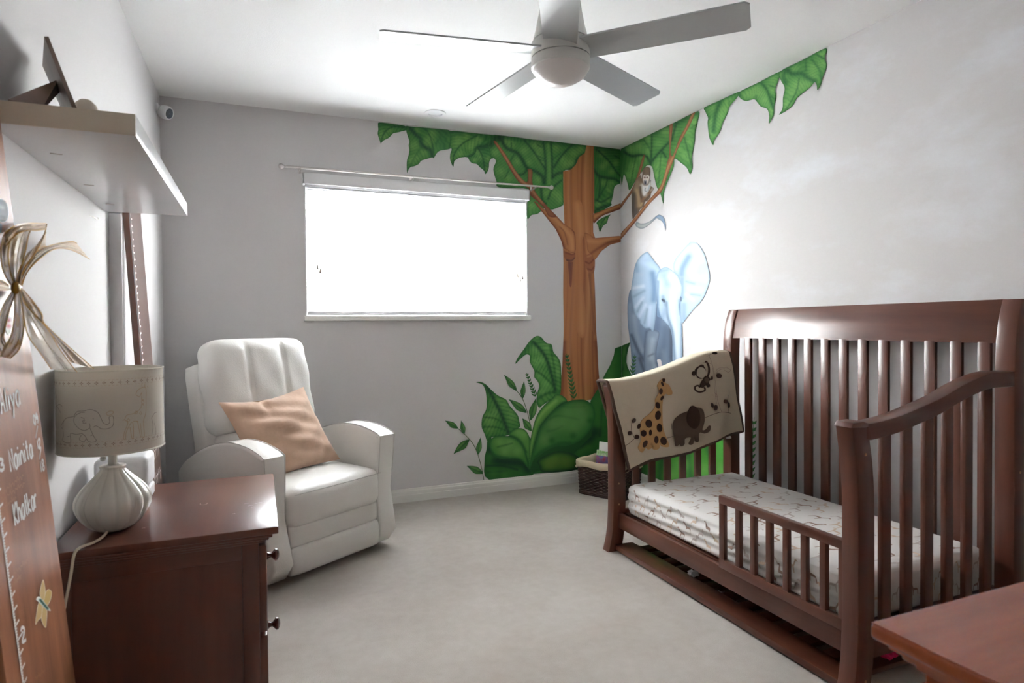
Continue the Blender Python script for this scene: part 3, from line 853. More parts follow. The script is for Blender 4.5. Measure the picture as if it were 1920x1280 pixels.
painted('painted_face', Z('M', '418,265 440,252 465,262 490,252 522,262 532,300 518,350 500,400 470,428 440,424 420,390 410,330'), (236, 226, 218), blobs('M', '447,298 488,298', 13, (66, 34, 22), 1)+[S('M', '455,368 456,402', 22, (50, 58, 78), 1)]+blobs('M', '460,352', 8, (240, 240, 245), .9), ((120, 100, 90), .8, .6), 'right', 1.0, monkey)
painted('painted_ear', Z('M', '380,250 390,215 408,200 405,260 395,320 385,300'), (222, 216, 210), [], ((150, 140, 132), 1, .6), 'right', 1.4, monkey)
painted('painted_tail', Z('M', '310,1060 370,1085 460,1080 560,1030 640,960 690,935 745,955 780,1000 800,1080 808,1140 797,1215 780,1120 740,1050 690,1020 650,1000 600,1040 520,1110 440,1165 370,1175 310,1145 285,1110'), (150, 160, 164),
        [S('M', '340,1120 440,1130 540,1070', 28, (182, 186, 182), .8), S('M', '640,980 700,960 760,1020 790,1140', 34, (128, 156, 190), .9), S('M', '600,1000 660,950', 9, (90, 100, 116), .7)], ((110, 120, 134), 1.1, .7), 'right', 1.4, monkey)
painted('painted_branch', Z('C', '345,1262 420,1180 490,1095 610,945 720,820 770,700 805,560 825,480 822,300 830,180 862,172 850,300 840,460 860,490 880,440 930,310 1000,180 1045,80 1085,58 1030,190 960,320 905,440 860,560 820,660 760,830 700,900 620,980 520,1110 440,1210 345,1320'),
        (168, 104, 66), [S('C', '345,1290 490,1110 620,960 740,830 800,640 860,510 950,310 1060,80', 9, (206, 146, 96), .8), S('C', '400,1250 520,1110 700,890 760,820 820,660', 8, (112, 60, 44), .8), S('C', '840,200 832,460', 7, (196, 138, 92), .7)], ((126, 72, 50), 1.2, .7), 'right', parent=R_, spacing=1.6)
# elephant
E_L, E_M, E_D = (196, 214, 230), (158, 184, 208), (92, 112, 138)
eb = painted('painted_elephant', Z('H', '105,470 80,560 75,640 80,780 95,900 105,1000 110,1100 122,1225 230,1300 560,1200 545,1075 540,760 480,700 340,600 200,500'), (112, 134, 160),
        [S('H', '90,600 95,800 130,1000', 20, (134, 158, 186), .8), S('H', '130,700 150,850 200,1000', 26, (150, 170, 192), .7), S('H', '110,860 170,1000 220,1080', 14, (70, 84, 104), .8), S('H', '240,830 230,960', 14, (74, 88, 108), .7), S('H', '340,640 330,800', 34, (84, 106, 138), .8), S('H', '400,800 390,950 350,1060', 30, (88, 106, 130), .7),
         S('H', '450,820 455,1080', 26, (72, 86, 106), .85), S('H', '150,1080 160,1200', 22, (118, 136, 158), .7), S('H', '180,1060 230,1200', 14, (66, 78, 96), .8), S('H', '380,1000 400,1100', 24, (116, 134, 154), .7)], ((96, 118, 146), 2, .6), 'right', parent=R_, label='blue grey elephant painted on the wall behind the crib')
painted('painted_underlay', Z('H', '322,330 360,300 500,320 535,360 550,700 530,780 330,700'), (104, 136, 172), [], None, 'right', 4, eb, smooth=False)  # blue-grey mural paint filling the slits between ears and head
painted('painted_gap', Z('H', '330,1072 362,1074 368,1140 345,1150 338,1110'), (214, 208, 206), [], None, 'right', parent=eb)
painted('painted_leg', Z('H', '245,820 345,830 335,930 325,1000 325,1080 340,1150 300,1200 230,1200 215,1100 218,980'), (126, 146, 168), [S('H', '290,900 275,1000 280,1060', 26, (168, 184, 200), .8), S('H', '255,1040 300,1020', 8, (92, 106, 124), .7), S('H', '340,840 325,990', 8, (160, 176, 194), .8), S('H', '300,1080 310,1150', 22, (152, 168, 186), .7)], ((82, 98, 120), 3, .8), 'right', parent=eb)
painted('painted_ear', Z('H', '240,148 262,165 310,230 360,295 335,360 325,600 300,818 265,800 225,800 185,760 180,735 150,700 130,650 115,560 105,480 120,370 145,250 190,180'), E_M,
        [S('H', '235,180 200,230 270,260 330,320', 34, (180, 206, 230), .8), S('H', '290,330 305,450 300,560', 28, (96, 132, 172), .85), S('H', '140,330 200,340', 16, (166, 186, 206), .7), S('H', '120,460 210,440', 16, (204, 216, 226), .75), S('H', '130,530 220,480', 12, (120, 146, 176), .7), S('H', '140,620 210,540', 14, (196, 210, 224), .7), S('H', '180,700 230,600', 14, (196, 212, 228), .7),
         S('H', '260,780 270,620', 16, (186, 206, 226), .7), S('H', '160,660 200,580', 9, (110, 134, 164), .6), S('H', '220,760 245,640', 9, (116, 140, 170), .6), S('H', '150,260 160,310', 20, (120, 150, 186), .6)], ((104, 132, 164), 2, .6), 'right', parent=eb)
painted('painted_ear', Z('H', '470,300 480,220 540,140 600,75 625,58 680,80 740,180 755,240 780,340 770,430 720,550 640,640 590,700 540,755 530,600 540,480 520,370'), (178, 202, 222),
        [S('H', '500,280 530,200 590,120', 28, (206, 224, 238), .8), S('H', '540,340 550,280 600,190', 26, (112, 148, 186), .8), S('H', '660,110 700,200', 40, (214, 226, 236), .8), S('H', '660,230 620,320', 30, (222, 232, 240), .7), S('H', '740,380 640,360', 22, (224, 234, 242), .75), S('H', '700,470 610,460', 20, (216, 228, 240), .7), S('H', '640,560 580,510', 16, (206, 220, 236), .6), S('H', '560,600 560,720', 26, (128, 160, 194), .7), S('H', '545,380 545,540', 18, (120, 152, 188), .7), S('H', '650,420 580,400', 10, (130, 162, 196), .6), S('H', '700,520 620,510', 9, (130, 160, 194), .6)],
        ((132, 164, 196), 2, .6), 'right', parent=eb)
hd = painted('painted_head', Z('H', '330,350 360,295 400,278 440,290 500,340 530,400 545,470 530,560 520,620 540,760 545,1078 505,1110 465,1110 460,900 440,800 400,750 360,700 340,620 325,480'), (178, 202, 222),
        [S('H', '360,400 350,500', 30, (206, 222, 236), .8), S('H', '400,350 420,420', 34, (142, 174, 206), .7), S('H', '450,360 500,440', 34, (216, 230, 240), .8), S('H', '470,480 460,620 480,760 500,900 505,1060', 26, (216, 228, 238), .85), S('H', '410,580 420,700 460,830 475,1000 480,1090', 12, (104, 132, 166), .8), S('H', '540,760 540,1070', 10, (132, 158, 188), .8), S('H', '520,560 530,680', 12, (118, 148, 184), .7),
         S('H', '400,640 380,700', 26, (140, 168, 198), .7), S('H', '340,400 335,600', 10, (110, 142, 178), .8), S('H', '360,310 420,300', 14, (130, 160, 192), .6), S('H', '380,530 400,600', 16, (120, 150, 180), .7)], ((112, 144, 178), 1.8, .6), 'right', parent=eb, spacing=2)
painted('painted_eye', Z('H', '366,552 384,545 400,560 398,582 380,578'), (112, 134, 160), [S('H', '372,556 394,568', 6, (52, 62, 78), .95)], None, 'right', 1.0, eb)
painted('painted_eye', Z('H', '526,530 540,535 540,570 528,566'), (96, 116, 146), [], None, 'right', 1.0, eb)
# leaves of the right wall behind the crib
painted('painted_leaf', Z('G', '758,128 795,112 832,98 815,150 800,220 798,270 808,310 828,350 850,395 900,470 758,640'), (66, 132, 58), [S('G', '820,110 790,200 770,330', 7, G_DD, .7)]+blobs('G', '780,200 770,280', 40, (86, 152, 68), .6), (G_D, 2, .7), 'right', parent=R_, smooth=False)
painted('painted_leaf', Z('P', '1168,930 1168,720 1200,730 1260,760 1320,790 1360,830 1376,880 1372,930'), (76, 172, 56), [S('P', '1230,930 1240,850 1220,760', 7, (30, 96, 44), .8), S('P', '1300,930 1290,850', 6, (34, 104, 48), .7), S('P', '1345,930 1330,850 1300,800', 5, (40, 116, 50), .7), S('P', '1205,840 1200,900', 14, (24, 82, 44), .8)]
        + blobs('P', '1280,870 1320,880 1355,880 1260,890', 14, (128, 206, 92), .7), (G_D, 2, .7), 'right', parent=R_)
fern('G', (842, 395), (870, 205), 6, 60, 16, 'right', R_)
fern('P', (1405, 900), (1414, 782), 9, 20, 6.5, 'right', R_, (70, 142, 66))
fern('P', (1452, 925), (1458, 875), 5, 14, 5, 'right', R_, (70, 142, 66))

# ================================================================== blind, rod, ceiling fittings
bl = root('window_blind', (1.5, 0.03, WZ0), 'white horizontal slat blind lowered over the window, slats open', 'blind')
zs = np.linspace(1.985, 1.262, 18)
proto = None
for i, z in enumerate(zs):
    t = 0.22
    h = 0.024
    Vv, Ff = [], []
    P2 = [(-h, -h*t), (-h*.5, -h*t*.5+0.0012), (0, 0.0018), (h*.5, h*t*.5+0.0012), (h, h*t)]
    poly = [(0.03+a, z+b+0.0016) for a, b in P2]+[(0.03+a, z+b-0.0016) for a, b in P2[::-1]]
    o = MB().add(prism(poly, 'x', 0.776, 2.230)).obj('slat', M_SLAT, bl)
MB().add(rbox(0.776, 2.230, 0.006, 0.054, 1.212, 1.234, 0.004)).obj('bottom_rail', M_SLAT, bl)
MB().add(rbox(0.772, 2.234, 0.004, 0.056, 1.995, 2.028, 0.003)).obj('head_rail', M_SLAT, bl)
va = MB().add(rbox(0.752, 2.240, -0.062, -0.048, 1.998, 2.066, 0.005))
va.add(rbox(0.752, 0.766, -0.062, 0.0, 1.998, 2.066, 0.005)).add(rbox(2.226, 2.240, -0.062, 0.0, 1.998, 2.066, 0.005))
va.add(rbox(0.758, 2.234, -0.055, 0.0, 2.045, 2.060, 0.003))
va.obj('valance', M_WHITE, bl)
for x in (0.90, 1.22, 1.50, 1.78, 2.11):
    MB().add(tube([(x, 0.003, 1.99), (x, 0.003, 1.235)], 0.0008, 5)).obj('ladder_cord', M_CORD, bl)
for x, y, za, zb in ((0.835, -0.004, 1.99, 1.52), (0.850, -0.006, 1.99, 1.495), (2.165, -0.004, 1.99, 1.50), (2.182, -0.006, 1.99, 1.47), (2.20, -0.006, 1.99, 1.485)):
    c = MB().add(tube([(x, y, za), (x, y, zb)], 0.0012, 5)).obj('pull_cord', M_CORD, bl)
    MB().add(lathe([(0.0005, 0.032), (0.004, 0.030), (0.005, 0.02), (0.0085, 0.002), (0.0005, 0)], 10, (x, y, zb-0.03))).obj('tassel', mat('tassel_grey', (150, 142, 128), 0.6), c)

rod = root('curtain_rod', (1.5, 0.0, 2.05), 'thin brushed nickel curtain rod without curtains above the window', 'curtain rod')
MB().add(tube([(0.655, -0.09, 2.083), (1.5, -0.09, 2.0865)], 0.0075, 10)).obj('rod', M_NICKEL, rod)
MB().add(tube([(1.3, -0.09, 2.0857), (2.365, -0.09, 2.0915)], 0.0062, 10)).obj('rod', M_NICKEL, rod)
for x, z, s in ((0.640, 2.083, -1), (2.378, 2.0915, 1)):
    v, f = lathe([(0.004, 0), (0.009, 0.004), (0.007, 0.010), (0.015, 0.024), (0.016, 0.034), (0.010, 0.046), (0.0005, 0.050)], 14)
    V = np.stack([v[:, 2]*s*0.8+x-s*0.015, v[:, 0]-0.09, v[:, 1]+z], 1)
    mk('finial', V, f, M_NICKEL, rod)
for x in (0.74, 1.42, 2.27):
    z = 2.083+0.0085*(x-.64)/1.74
    b = MB().add(tube([(x, 0, z-0.010), (x, -0.06, z-0.010), (x, -0.09, z-0.010), (x, -0.098, z)], 0.0045, 8))
    b.add(rbox(x-0.008, x+0.008, -0.006, 0.0, z-0.015, z+0.020, 0.002))
    b.obj('bracket', M_NICKEL, rod)

dl = root('ceiling_downlight', (1.514, -0.272, RH), 'small round white recessed downlight in the ceiling by the window', 'downlight')
MB().add(lathe([(0.064, 0), (0.064, -0.004), (0.058, -0.008), (0.044, -0.008), (0.040, -0.003), (0.040, 0)], 36, (1.514, -0.272, RH))).obj('trim_ring', M_WHITE, dl)
v, f = lathe([(0.0405, -0.002), (0.03, 0.0), (0.0005, -0.001)], 36, (1.514, -0.272, RH))
mk('diffuser', v, f, M_WHITE, dl)

# ceiling fan
FX, FY, FZ = 1.521, -1.955, 2.113
fan = root('ceiling_fan', (FX, FY, RH), 'white five blade ceiling fan with a frosted light bowl', 'ceiling fan')
MB().add(lathe([(0.1055, 2.098), (0.1065, 2.104), (0.1055, 2.128), (0.1055, 2.150), (0.094, 2.1505), (0.094, 2.1545), (0.1035, 2.155), (0.100, 2.160), (0.090, 2.20), (0.078, 2.26), (0.069, 2.33), (0.066, 2.44)], 48, (FX, FY, 0))).obj('motor_housing', M_FANW, fan)
MB().add(lathe([(0.094, 2.092), (0.094, 2.100)], 48, (FX, FY, 0))).obj('recessed_collar', M_FANW, fan)
MB().add(lathe([(0.100, 2.058), (0.1055, 2.062), (0.1065, 2.094), (0.098, 2.094)], 48, (FX, FY, 0))).obj('light_ring', M_FANW, fan)
v, f = lathe([(0.0005, 2.004), (0.03, 2.007), (0.06, 2.017), (0.085, 2.033), (0.099, 2.052), (0.103, 2.066)], 48, (FX, FY, 0))
mk('light_bowl', v, f, M_GLASSW, fan)
bm = bmesh.new()
R0, R1, p = 0.085, 0.640, math.radians(12)
out = [(R0, -.060), (.2, -.062), (.4, -.065), (R1-.015, -.068), (R1, -.055), (R1, .055), (R1-.015, .068), (.4, .065), (.2, .062), (R0, .060)]
va_ = [bm.verts.new((x, y, .003)) for x, y in out]; vb_ = [bm.verts.new((x, y, -.003)) for x, y in out]
bm.faces.new(va_); bm.faces.new(vb_[::-1])
for i in range(len(out)):
    j = (i+1) % len(out)
    bm.faces.new([va_[j], va_[i], vb_[i], vb_[j]])
bmesh.ops.recalc_face_normals(bm, faces=bm.faces)
bv, bf = bm_out(bm)
Rx = np.array([[1, 0, 0], [0, math.cos(-p), -math.sin(-p)], [0, math.sin(-p), math.cos(-p)]])
for k in range(5):
    a = math.radians(26.6+72*k)
    Rz = np.array([[math.cos(a), -math.sin(a), 0], [math.sin(a), math.cos(a), 0], [0, 0, 1]])
    V = bv@Rx.T@Rz.T+np.array([FX, FY, FZ+.01])
    mk('blade', V, bf, M_BLADE, fan, 0.4)

# security camera in the corner
sc = root('security_camera', (0.0, -0.12, 2.31), 'small white wall camera with a black face high in the corner', 'camera')
MB().add(lathe([(0.0005, 0.0), (0.022, 0.0), (0.022, 0.008), (0.012, 0.014), (0.010, 0.03)], 20)).obj('x', M_WHITE) if False else None
v, f = lathe([(0.0005, 0.0), (0.022, 0.0), (0.022, 0.008), (0.012, 0.014), (0.009, 0.03)], 20)
V = np.stack([v[:, 2], v[:, 0]-0.13, v[:, 1]+2.335], 1)
mk('wall_mount', V, f, M_WHITE, sc)
fd = np.array([0.62, -0.70, -0.34]); fd /= np.linalg.norm(fd)
rt = np.cross(fd, [0, 0, 1]); rt /= np.linalg.norm(rt); upv = np.cross(rt, fd)
def camframe(V, o=np.array([0.042, -0.125, 2.313])):
    return o+V[:, :1]*rt+V[:, 1:2]*upv+V[:, 2:3]*fd
prof = [(0.0005, -0.042), (0.018, -0.040), (0.027, -0.030), (0.031, -0.01), (0.031, 0.02), (0.029, 0.032), (0.026, 0.037), (0.0005, 0.037)]
v, f = lathe(prof, 28)
v[:, 1] *= 1.18
mk('body', camframe(v), f, M_WHITE, sc)
v, f = lathe([(0.020, 0.036), (0.020, 0.0385), (0.0005, 0.039)], 24)
v[:, 1] *= 1.35
mk('face', camframe(v), f, M_LENS, sc)

# ================================================================== shelf and what stands on it
sh = root('wall_shelf', (0.0, -1.9, 1.553), 'long white floating shelf with a cream end on the left wall', 'shelf')
MB().add(rbox(0.0, 0.259, -2.418, -1.385, 1.553, 1.600, 0.0015)).obj('shelf_board', M_SHELF, sh)
MB().add(rbox(0.0005, 0.2585, -2.4195, -2.4178, 1.5535, 1.5995, 0)).obj('end_cap', M_SHELFEND, sh)
for x, y in ((0.06, -2.2), (0.05, -1.85), (0.045, -1.55)):
    MB().add(tube([(x-.012, y, 1.5526), (x+.012, y+.004, 1.5526)], 0.0012, 6)).obj('screw_mark', M_SCREW, sh)
hk = MB().add(tube(smooth_path([(0.002, -1.62, 1.500), (0.014, -1.62, 1.496), (0.016, -1.60, 1.494), (0.016, -1.575, 1.496), (0.014, -1.57, 1.504)], 4), 0.0012, 6))
tag(hk.obj('wall_hook', M_SCREW), 'tiny bent wire hook on the wall under the shelf', 'hook')

ZT = 1.6005
pf = root('easel_photo', (0.11, -2.30, ZT), 'brown wooden easel photo frame seen from its back on the shelf', 'photo frame')
A = np.array([0.077, -2.305, 1.785]); Bp = np.array([0.024, -2.12, 1.785]); C0 = np.array([0.146, -2.37, ZT]); D0 = np.array([0.10, -2.185, ZT])
nrm = np.cross(Bp-A, C0-A); nrm /= np.linalg.norm(nrm)
def slab(quad, t, n):
    q = np.array(quad)
    V = np.vstack([q, q+n*t])
    F = [[0, 1, 2, 3], [7, 6, 5, 4]]+[[(i+1) % 4, i, i+4, (i+1) % 4+4] for i in range(4)]
    return V, F
mk('frame_panel', *slab([A, Bp, D0, C0], 0.008, nrm), M_FRAMEW, pf, 0)
mid = (A+Bp)/2*.55+(C0+D0)/2*.45
l0 = np.array([0.062, -2.395, ZT])
dirp = np.array([.0, 1.0, 0])*0.012
mk('easel_leg', *slab([mid+dirp*1.6, mid-dirp*1.6, l0+np.array([-0.03, -0.012, 0]), l0+np.array([0.02, 0.02, 0])], 0.006, np.array([0, 0, 1.0])), M_FRAMEW, pf, 0)
jar = MB().add(lathe([(0.0005, 0), (0.022, 0), (0.03, 0.03), (0.031, 0.08), (0.024, 0.105), (0.012, 0.117), (0.0005, 0.119)], 24, (0.10, -2.10, 1.6)))
tag(jar.obj('ceramic_jar', M_BEIGE), 'small beige domed ornament behind the photo frame', 'ornament')

# ================================================================== growth chart boards
BA, BB, BY0, BY1 = 0.1688, -0.09205, -2.75, -2.43
bn = np.array([1, 0, -BB]); bn = bn/np.linalg.norm(bn)
def on_board(lift):
    p0 = np.array([BA, 0, 0])+bn*lift
    return lambda x, y: hit_plane(x, y, p0, bn)
def bpt(y, z, lift=0.0):
    return np.array([BA+BB*z, y, z])+bn*lift
gb = root('growth_chart', (0.16, -2.59, 0), 'wooden growth chart board with painted white names, ruler and dragonfly', 'growth chart')
ZTOP = 1.615
V = []
for t in (0, -0.019):
    for y, z in ((BY0, 0.002), (BY1, 0.002), (BY1, ZTOP), (BY0, ZTOP)):
        V.append(bpt(y, z, t))
mk('board', np.array(V), [[0, 1, 2, 3], [7, 6, 5, 4]]+[[(i+1) % 4, i, i+4, (i+1) % 4+4] for i in range(4)], M_BOARD, gb, 0)
LET = {
 'A': ['0,0 .5,1 1,0', '.2,.38 .8,.38'], 'l': ['.5,0 .5,1'], 'i': ['.5,0 .5,.6', '.5,.82 .5,.92'], 'y': ['0,.6 .5,.08', '1,.6 .15,-.42'],
 'a': ['1,.58 .5,.63 .08,.4 .1,.12 .4,-.02 .75,.1 1,.5', '1,.6 1,0'], 'N': ['0,0 0,1 1,0 1,1'], 'n': ['0,0 0,.6', '0,.35 .4,.6 .85,.5 1,0'],
 't': ['.5,1 .5,.1 .85,0', '.05,.66 .95,.66'], 'K': ['0,0 0,1', '1,1 0,.42 1,0'], 'h': ['0,0 0,1', '0,.35 .4,.6 .85,.5 1,0'], 'k': ['0,0 0,1', '.9,.62 0,.26 1,0'],
 'r': ['0,0 0,.6', '0,.35 .45,.6 1,.56'], '3': ['0,.9 .5,1 .95,.8 .6,.55 .35,.52', '.35,.52 .95,.4 .9,.1 .4,0 0,.12'], '2': ['0,.75 .3,1 .85,.9 .8,.6 .0,.0 1,.0'],
 '0': ['.5,1 .1,.8 .05,.3 .5,0 .95,.3 .9,.8 .5,1'], '9': ['.9,.75 .5,1 .1,.75 .4,.5 .9,.7 .85,.2 .5,0'], '1': ['.5,0 .5,1'], '/': ['0,0 1,1'],
 '8': ['.5,.52 .1,.75 .5,1 .9,.75 .5,.52 .05,.25 .5,0 .95,.25 .5,.52']}
WID = {'l': .35, 'i': .35, '1': .5, 'r': .8, 't': .8}
def board_text(s, bl_, br_, top, wd=0.0058, m=None):
    f0 = on_board(0.0012)
    a, b, t = f0(*bl_), f0(*br_), f0(*top)
    y0, y1 = a[1], b[1]
    za, zb = a[2], b[2]
    h = t[2]-za
    ws = [WID.get(ch, 1.0) for ch in s]
    gap = .35
    tot = sum(ws)+gap*(len(s)-1)
    u = (y1-y0)/tot
    x = y0
    lines = []
    for ch, wc in zip(s, ws):
        for ln in LET[ch]:
            P = np.array([[float(q) for q in c.split(',')] for c in ln.split()])
            if len(P) > 2 and ch not in 'ANKkiylt/': P = smooth_path(P, 5)
            yy = x+P[:, 0]*wc*u
            base = za+(zb-za)*(yy-y0)/(y1-y0)
            lines.append(np.stack([yy, base+P[:, 1]*h], 1))
        x += (wc+gap)*u
    return strokes_flat(lines, wd, lambda p, q: bpt(p, q, 0.0012)).obj('lettering', m or M_WHITEPAINT, gb, 0)
board_text('Aliya', (3, 776), (38, 758), (9, 728))
board_text('Nainita', (21, 884), (62, 856), (19, 843))
board_text('Khatkar', (29, 985), (70, 949), (25, 944))
board_text('3', (0, 883), (8, 880), (0, 860))
board_text('2', (42, 1203), (49, 1199), (40, 1176))
board_text('09', (64, 797), (72, 792), (64, 778), 0.005)
board_text('/', (67, 821), (73, 816), (67, 802), 0.004)
board_text('12', (71, 842), (77, 838), (71, 824), 0.005)
board_text('/', (74, 862), (79, 858), (74, 844), 0.004)
board_text('18', (77, 885), (84, 880), (77, 863), 0.005)
yl = on_board(0)(20, 1125)[1]
lines = [np.array([(yl, 0.02), (yl, 1.6)])]
for i in range(2, 62):
    z = i*0.0254
    big = i % 12 == 0
    lines.append(np.array([(yl, z), (yl+(0.030 if big else 0.020), z+0.004)]))
    for q in range(1, 5):
        lines.append(np.array([(yl, z+q*.0254/5), (yl+0.006, z+q*.0254/5+.001)]))
strokes_flat(lines, 0.0036, lambda p, q: bpt(p, q, 0.001)).obj('ruler_marks', M_WHITEPAINT, gb, 0)
fb = on_board(0.001)
def bpaint(name, k, s, col, strokes=(), edge=None, lift=0.0012, sm=True):
    return painted(name, Z(k, s), col, strokes, edge, spacing=1.2, parent=gb, flat=on_board(lift), smooth=sm)
W_E = ((240, 236, 230), 0.8, .8)
bpaint('dragonfly_wing', 'N', '303,550 318,600 322,650 310,700 290,690 280,640', (226, 190, 128), (), W_E)
bpaint('dragonfly_wing', 'N', '318,650 340,618 366,640 355,700 330,735 308,705', (216, 180, 104), (), W_E)
bpaint('dragonfly_wing', 'N', '272,715 300,735 296,810 270,840 250,868 255,800', (226, 188, 122), (), W_E)
bpaint('dragonfly_wing', 'N', '300,745 332,765 330,840 322,892 292,835', (222, 186, 120), (), W_E)
bpaint('dragonfly_body', 'N', '255,690 280,672 350,755 355,772 325,760 275,710', (240, 238, 232), [S('N', '285,695 335,755', 9, (32, 92, 76), .95)], None, 0.0016)
bpaint('painted_motif', 'R', '-40,60 0,45 40,70 60,120 58,180 35,212 -10,205 -50,150', (116, 122, 128), [S('R', '-30,90 20,110', 14, (160, 164, 166), .7), S('R', '-20,170 30,180', 12, (84, 92, 100), .7)], ((212, 206, 200), 0.9, .7))
bpaint('painted_motif', 'R', '-20,215 10,225 14,260 0,290 -30,280', (128, 134, 140), (), None)
bpaint('painted_motif', 'R', '40,890 60,875 85,890 80,950 60,1010 45,980 35,930', (226, 214, 206), blobs('R', '60,905 62,945', 16, (196, 60, 72), .95), None)
faint = []
for (x0, y0, x1, y1) in ((2, 925, 44, 890), (2, 938, 46, 905), (18, 1085, 52, 1048), (22, 1098, 40, 1078), (66, 1272, 84, 1256), (2, 955, 30, 932)):
    a, b = fb(x0, y0), fb(x1, y1)
    n = 26
    P = np.array([(a[1]+(b[1]-a[1])*t, a[2]+(b[2]-a[2])*t+0.006*math.sin(t*n*2.1)*(.5+.5*math.sin(t*37))) for t in np.linspace(0, 1, 60)])
    faint.append(P)
for P in faint:
    strokes_flat([P], 0.0016, lambda p, q: bpt(p, q, 0.0011)).obj('pencil_note', M_FAINT, gb, 0)

# far chart
fbx = root('growth_chart', (0.12, -1.16, 0), 'second wooden growth chart leaning beyond the nightstand', 'growth chart')
ba, bb2 = 0.122, -0.055
n2 = np.array([1, 0, -bb2]); n2 /= np.linalg.norm(n2)
def fpt(y, z, lift=0.0):
    return np.array([ba+0.021+bb2*z, y, z])+n2*lift
V = []
for t in (0, -0.020):
    for y, z in ((-1.30, 0.002), (-1.03, 0.002), (-1.03, 1.83), (-1.30, 1.83)):
        V.append(fpt(y, z, t))
M_BOARD2 = wood('chart_board_wood_far', (104, 62, 44), (132, 84, 62), 'z', rough=0.15, coat=1.0, scale=18)
mk('board', np.array(V), [[0, 1, 2, 3], [7, 6, 5, 4]]+[[(i+1) % 4, i, i+4, (i+1) % 4+4] for i in range(4)], M_BOARD2, fbx, 0)
lines = [np.array([(-1.27, 0.02), (-1.27, 1.6)])]
for i in range(2, 62):
    lines.append(np.array([(-1.27, i*.0254), (-1.245, i*.0254+.004)]))
for z0 in (0.52, 0.62, 0.72, 0.82):
    for j in range(5):
        y = -1.22+j*.035
        lines += [np.array([(y, z0), (y+.004, z0+.05)]), np.array([(y, z0+.03), (y+.02, z0+.034)])]
strokes_flat(lines, 0.006, lambda p, q: fpt(p, q, 0.0012)).obj('ruler_marks', M_WHITEPAINT, fbx, 0)

# gold bow tied round the near board
bow = root('ribbon_bow', (0.09, -2.6, 1.1), 'sheer gold and ivory ribbon bow tied on the growth chart', 'bow')
def bowpt(k, x, y, off):
    sc_, ox, oy = ZOOM[k]
    p0 = np.array([BA, 0, 0])+bn*off
    return hit_plane(ox+x/sc_, oy+y/sc_, p0, bn)
def bow_ribbon(name, left, right, m, lines=True, bulge=0.02, off0=0.012):
    """strip between two traced edges, arched away from the board."""
    n = 22
    Lp = smooth_path(np.array(left, float), 6); Rp = smooth_path(np.array(right, float), 6)
    li = np.linspace(0, len(Lp)-1, n); ri = np.linspace(0, len(Rp)-1, n)
    def at(P, t):
        i = min(int(t), len(P)-2); return P[i]+(P[i+1]-P[i])*(t-i)
    V = []
    cols = 6
    for i in range(n):
        a, b = at(Lp, li[i]), at(Rp, ri[i])
        for j in range(cols):
            q = a+(b-a)*j/(cols-1)
            off = off0+bulge*math.sin(math.pi*i/(n-1))+0.004*math.sin(j*2.1+i*.3)
            V.append(bowpt('R', q[0], q[1], off))
    F = [[i*cols+j, i*cols+j+1, (i+1)*cols+j+1, (i+1)*cols+j] for i in range(n-1) for j in range(cols-1)]
    V = np.array(V)
    o = mk(name, V, F, m, bow, 1.2)
    for j in (0, cols-1):
        MB().add(tube(V[j::cols]+bn*0.0008, 0.0011, 5)).obj('wired_edge', M_GOLDE, o)
    if lines:
        for j in (3,):
            MB().add(tube(V[j::cols]+bn*0.001, 0.0009, 5)).obj('woven_line', M_GOLDW, o)
    return o
bow_ribbon('loop', [(75, 660), (20, 560), (2, 420), (30, 290), (90, 250)], [(110, 660), (90, 560), (95, 440), (120, 330), (170, 270)], M_GOLD)
bow_ribbon('loop', [(95, 650), (60, 520), (60, 380), (110, 270), (200, 225)], [(130, 650), (150, 520), (180, 400), (200, 300), (235, 225)], M_GOLDP, bulge=.03, off0=.016)
bow_ribbon('loop', [(110, 655), (130, 560), (170, 480), (210, 420), (320, 380)], [(150, 655), (170, 540), (240, 440), (300, 330), (328, 225)], M_GOLD, bulge=.03, off0=.02)
bow_ribbon('loop', [(30, 300), (90, 245), (170, 222), (240, 220), (322, 222)], [(40, 380), (110, 300), (190, 270), (250, 270), (325, 262)], M_GOLD, bulge=.02, off0=.035, lines=False)
bow_ribbon('tail', [(120, 640), (160, 560), (230, 440), (340, 380), (490, 348), (540, 360)], [(150, 660), (190, 560), (290, 460), (390, 400), (500, 408), (632, 474)], M_GOLD, bulge=.03, off0=.018)
bow_ribbon('loop', [(90, 690), (20, 800), (-20, 950), (-10, 1110), (60, 1170)], [(110, 700), (70, 810), (40, 920), (20, 1020), (40, 1080)], M_GOLD)
bow_ribbon('loop', [(100, 700), (100, 850), (80, 1000), (30, 1090), (0, 1160)], [(150, 700), (165, 850), (160, 1000), (130, 1110), (70, 1172)], M_GOLD, bulge=.03, off0=.016)
bow_ribbon('tail', [(130, 690), (150, 800), (190, 1000), (270, 1120), (360, 1250)], [(150, 680), (210, 830), (330, 960), (420, 1110), (540, 1270)], M_GOLDP, bulge=.05, off0=.02)
bow_ribbon('tail', [(140, 690), (170, 780), (230, 850), (320, 940), (500, 1200)], [(160, 690), (220, 760), (290, 860), (330, 950), (660, 1246)], M_GOLD, bulge=.05, off0=.028, lines=False)
bow_ribbon('loop', [(60, 660), (10, 620), (-60, 600), (-120, 640)], [(70, 690), (10, 690), (-60, 700), (-120, 720)], M_GOLD)
kn = bowpt('R', 110, 675, 0.026)
v, f = sphere(kn, 0.007, 10, (1, 1.3, 1.7))
mk('knot', v, f, mat('gold_knot', (190, 146, 54), 0.4), bow)

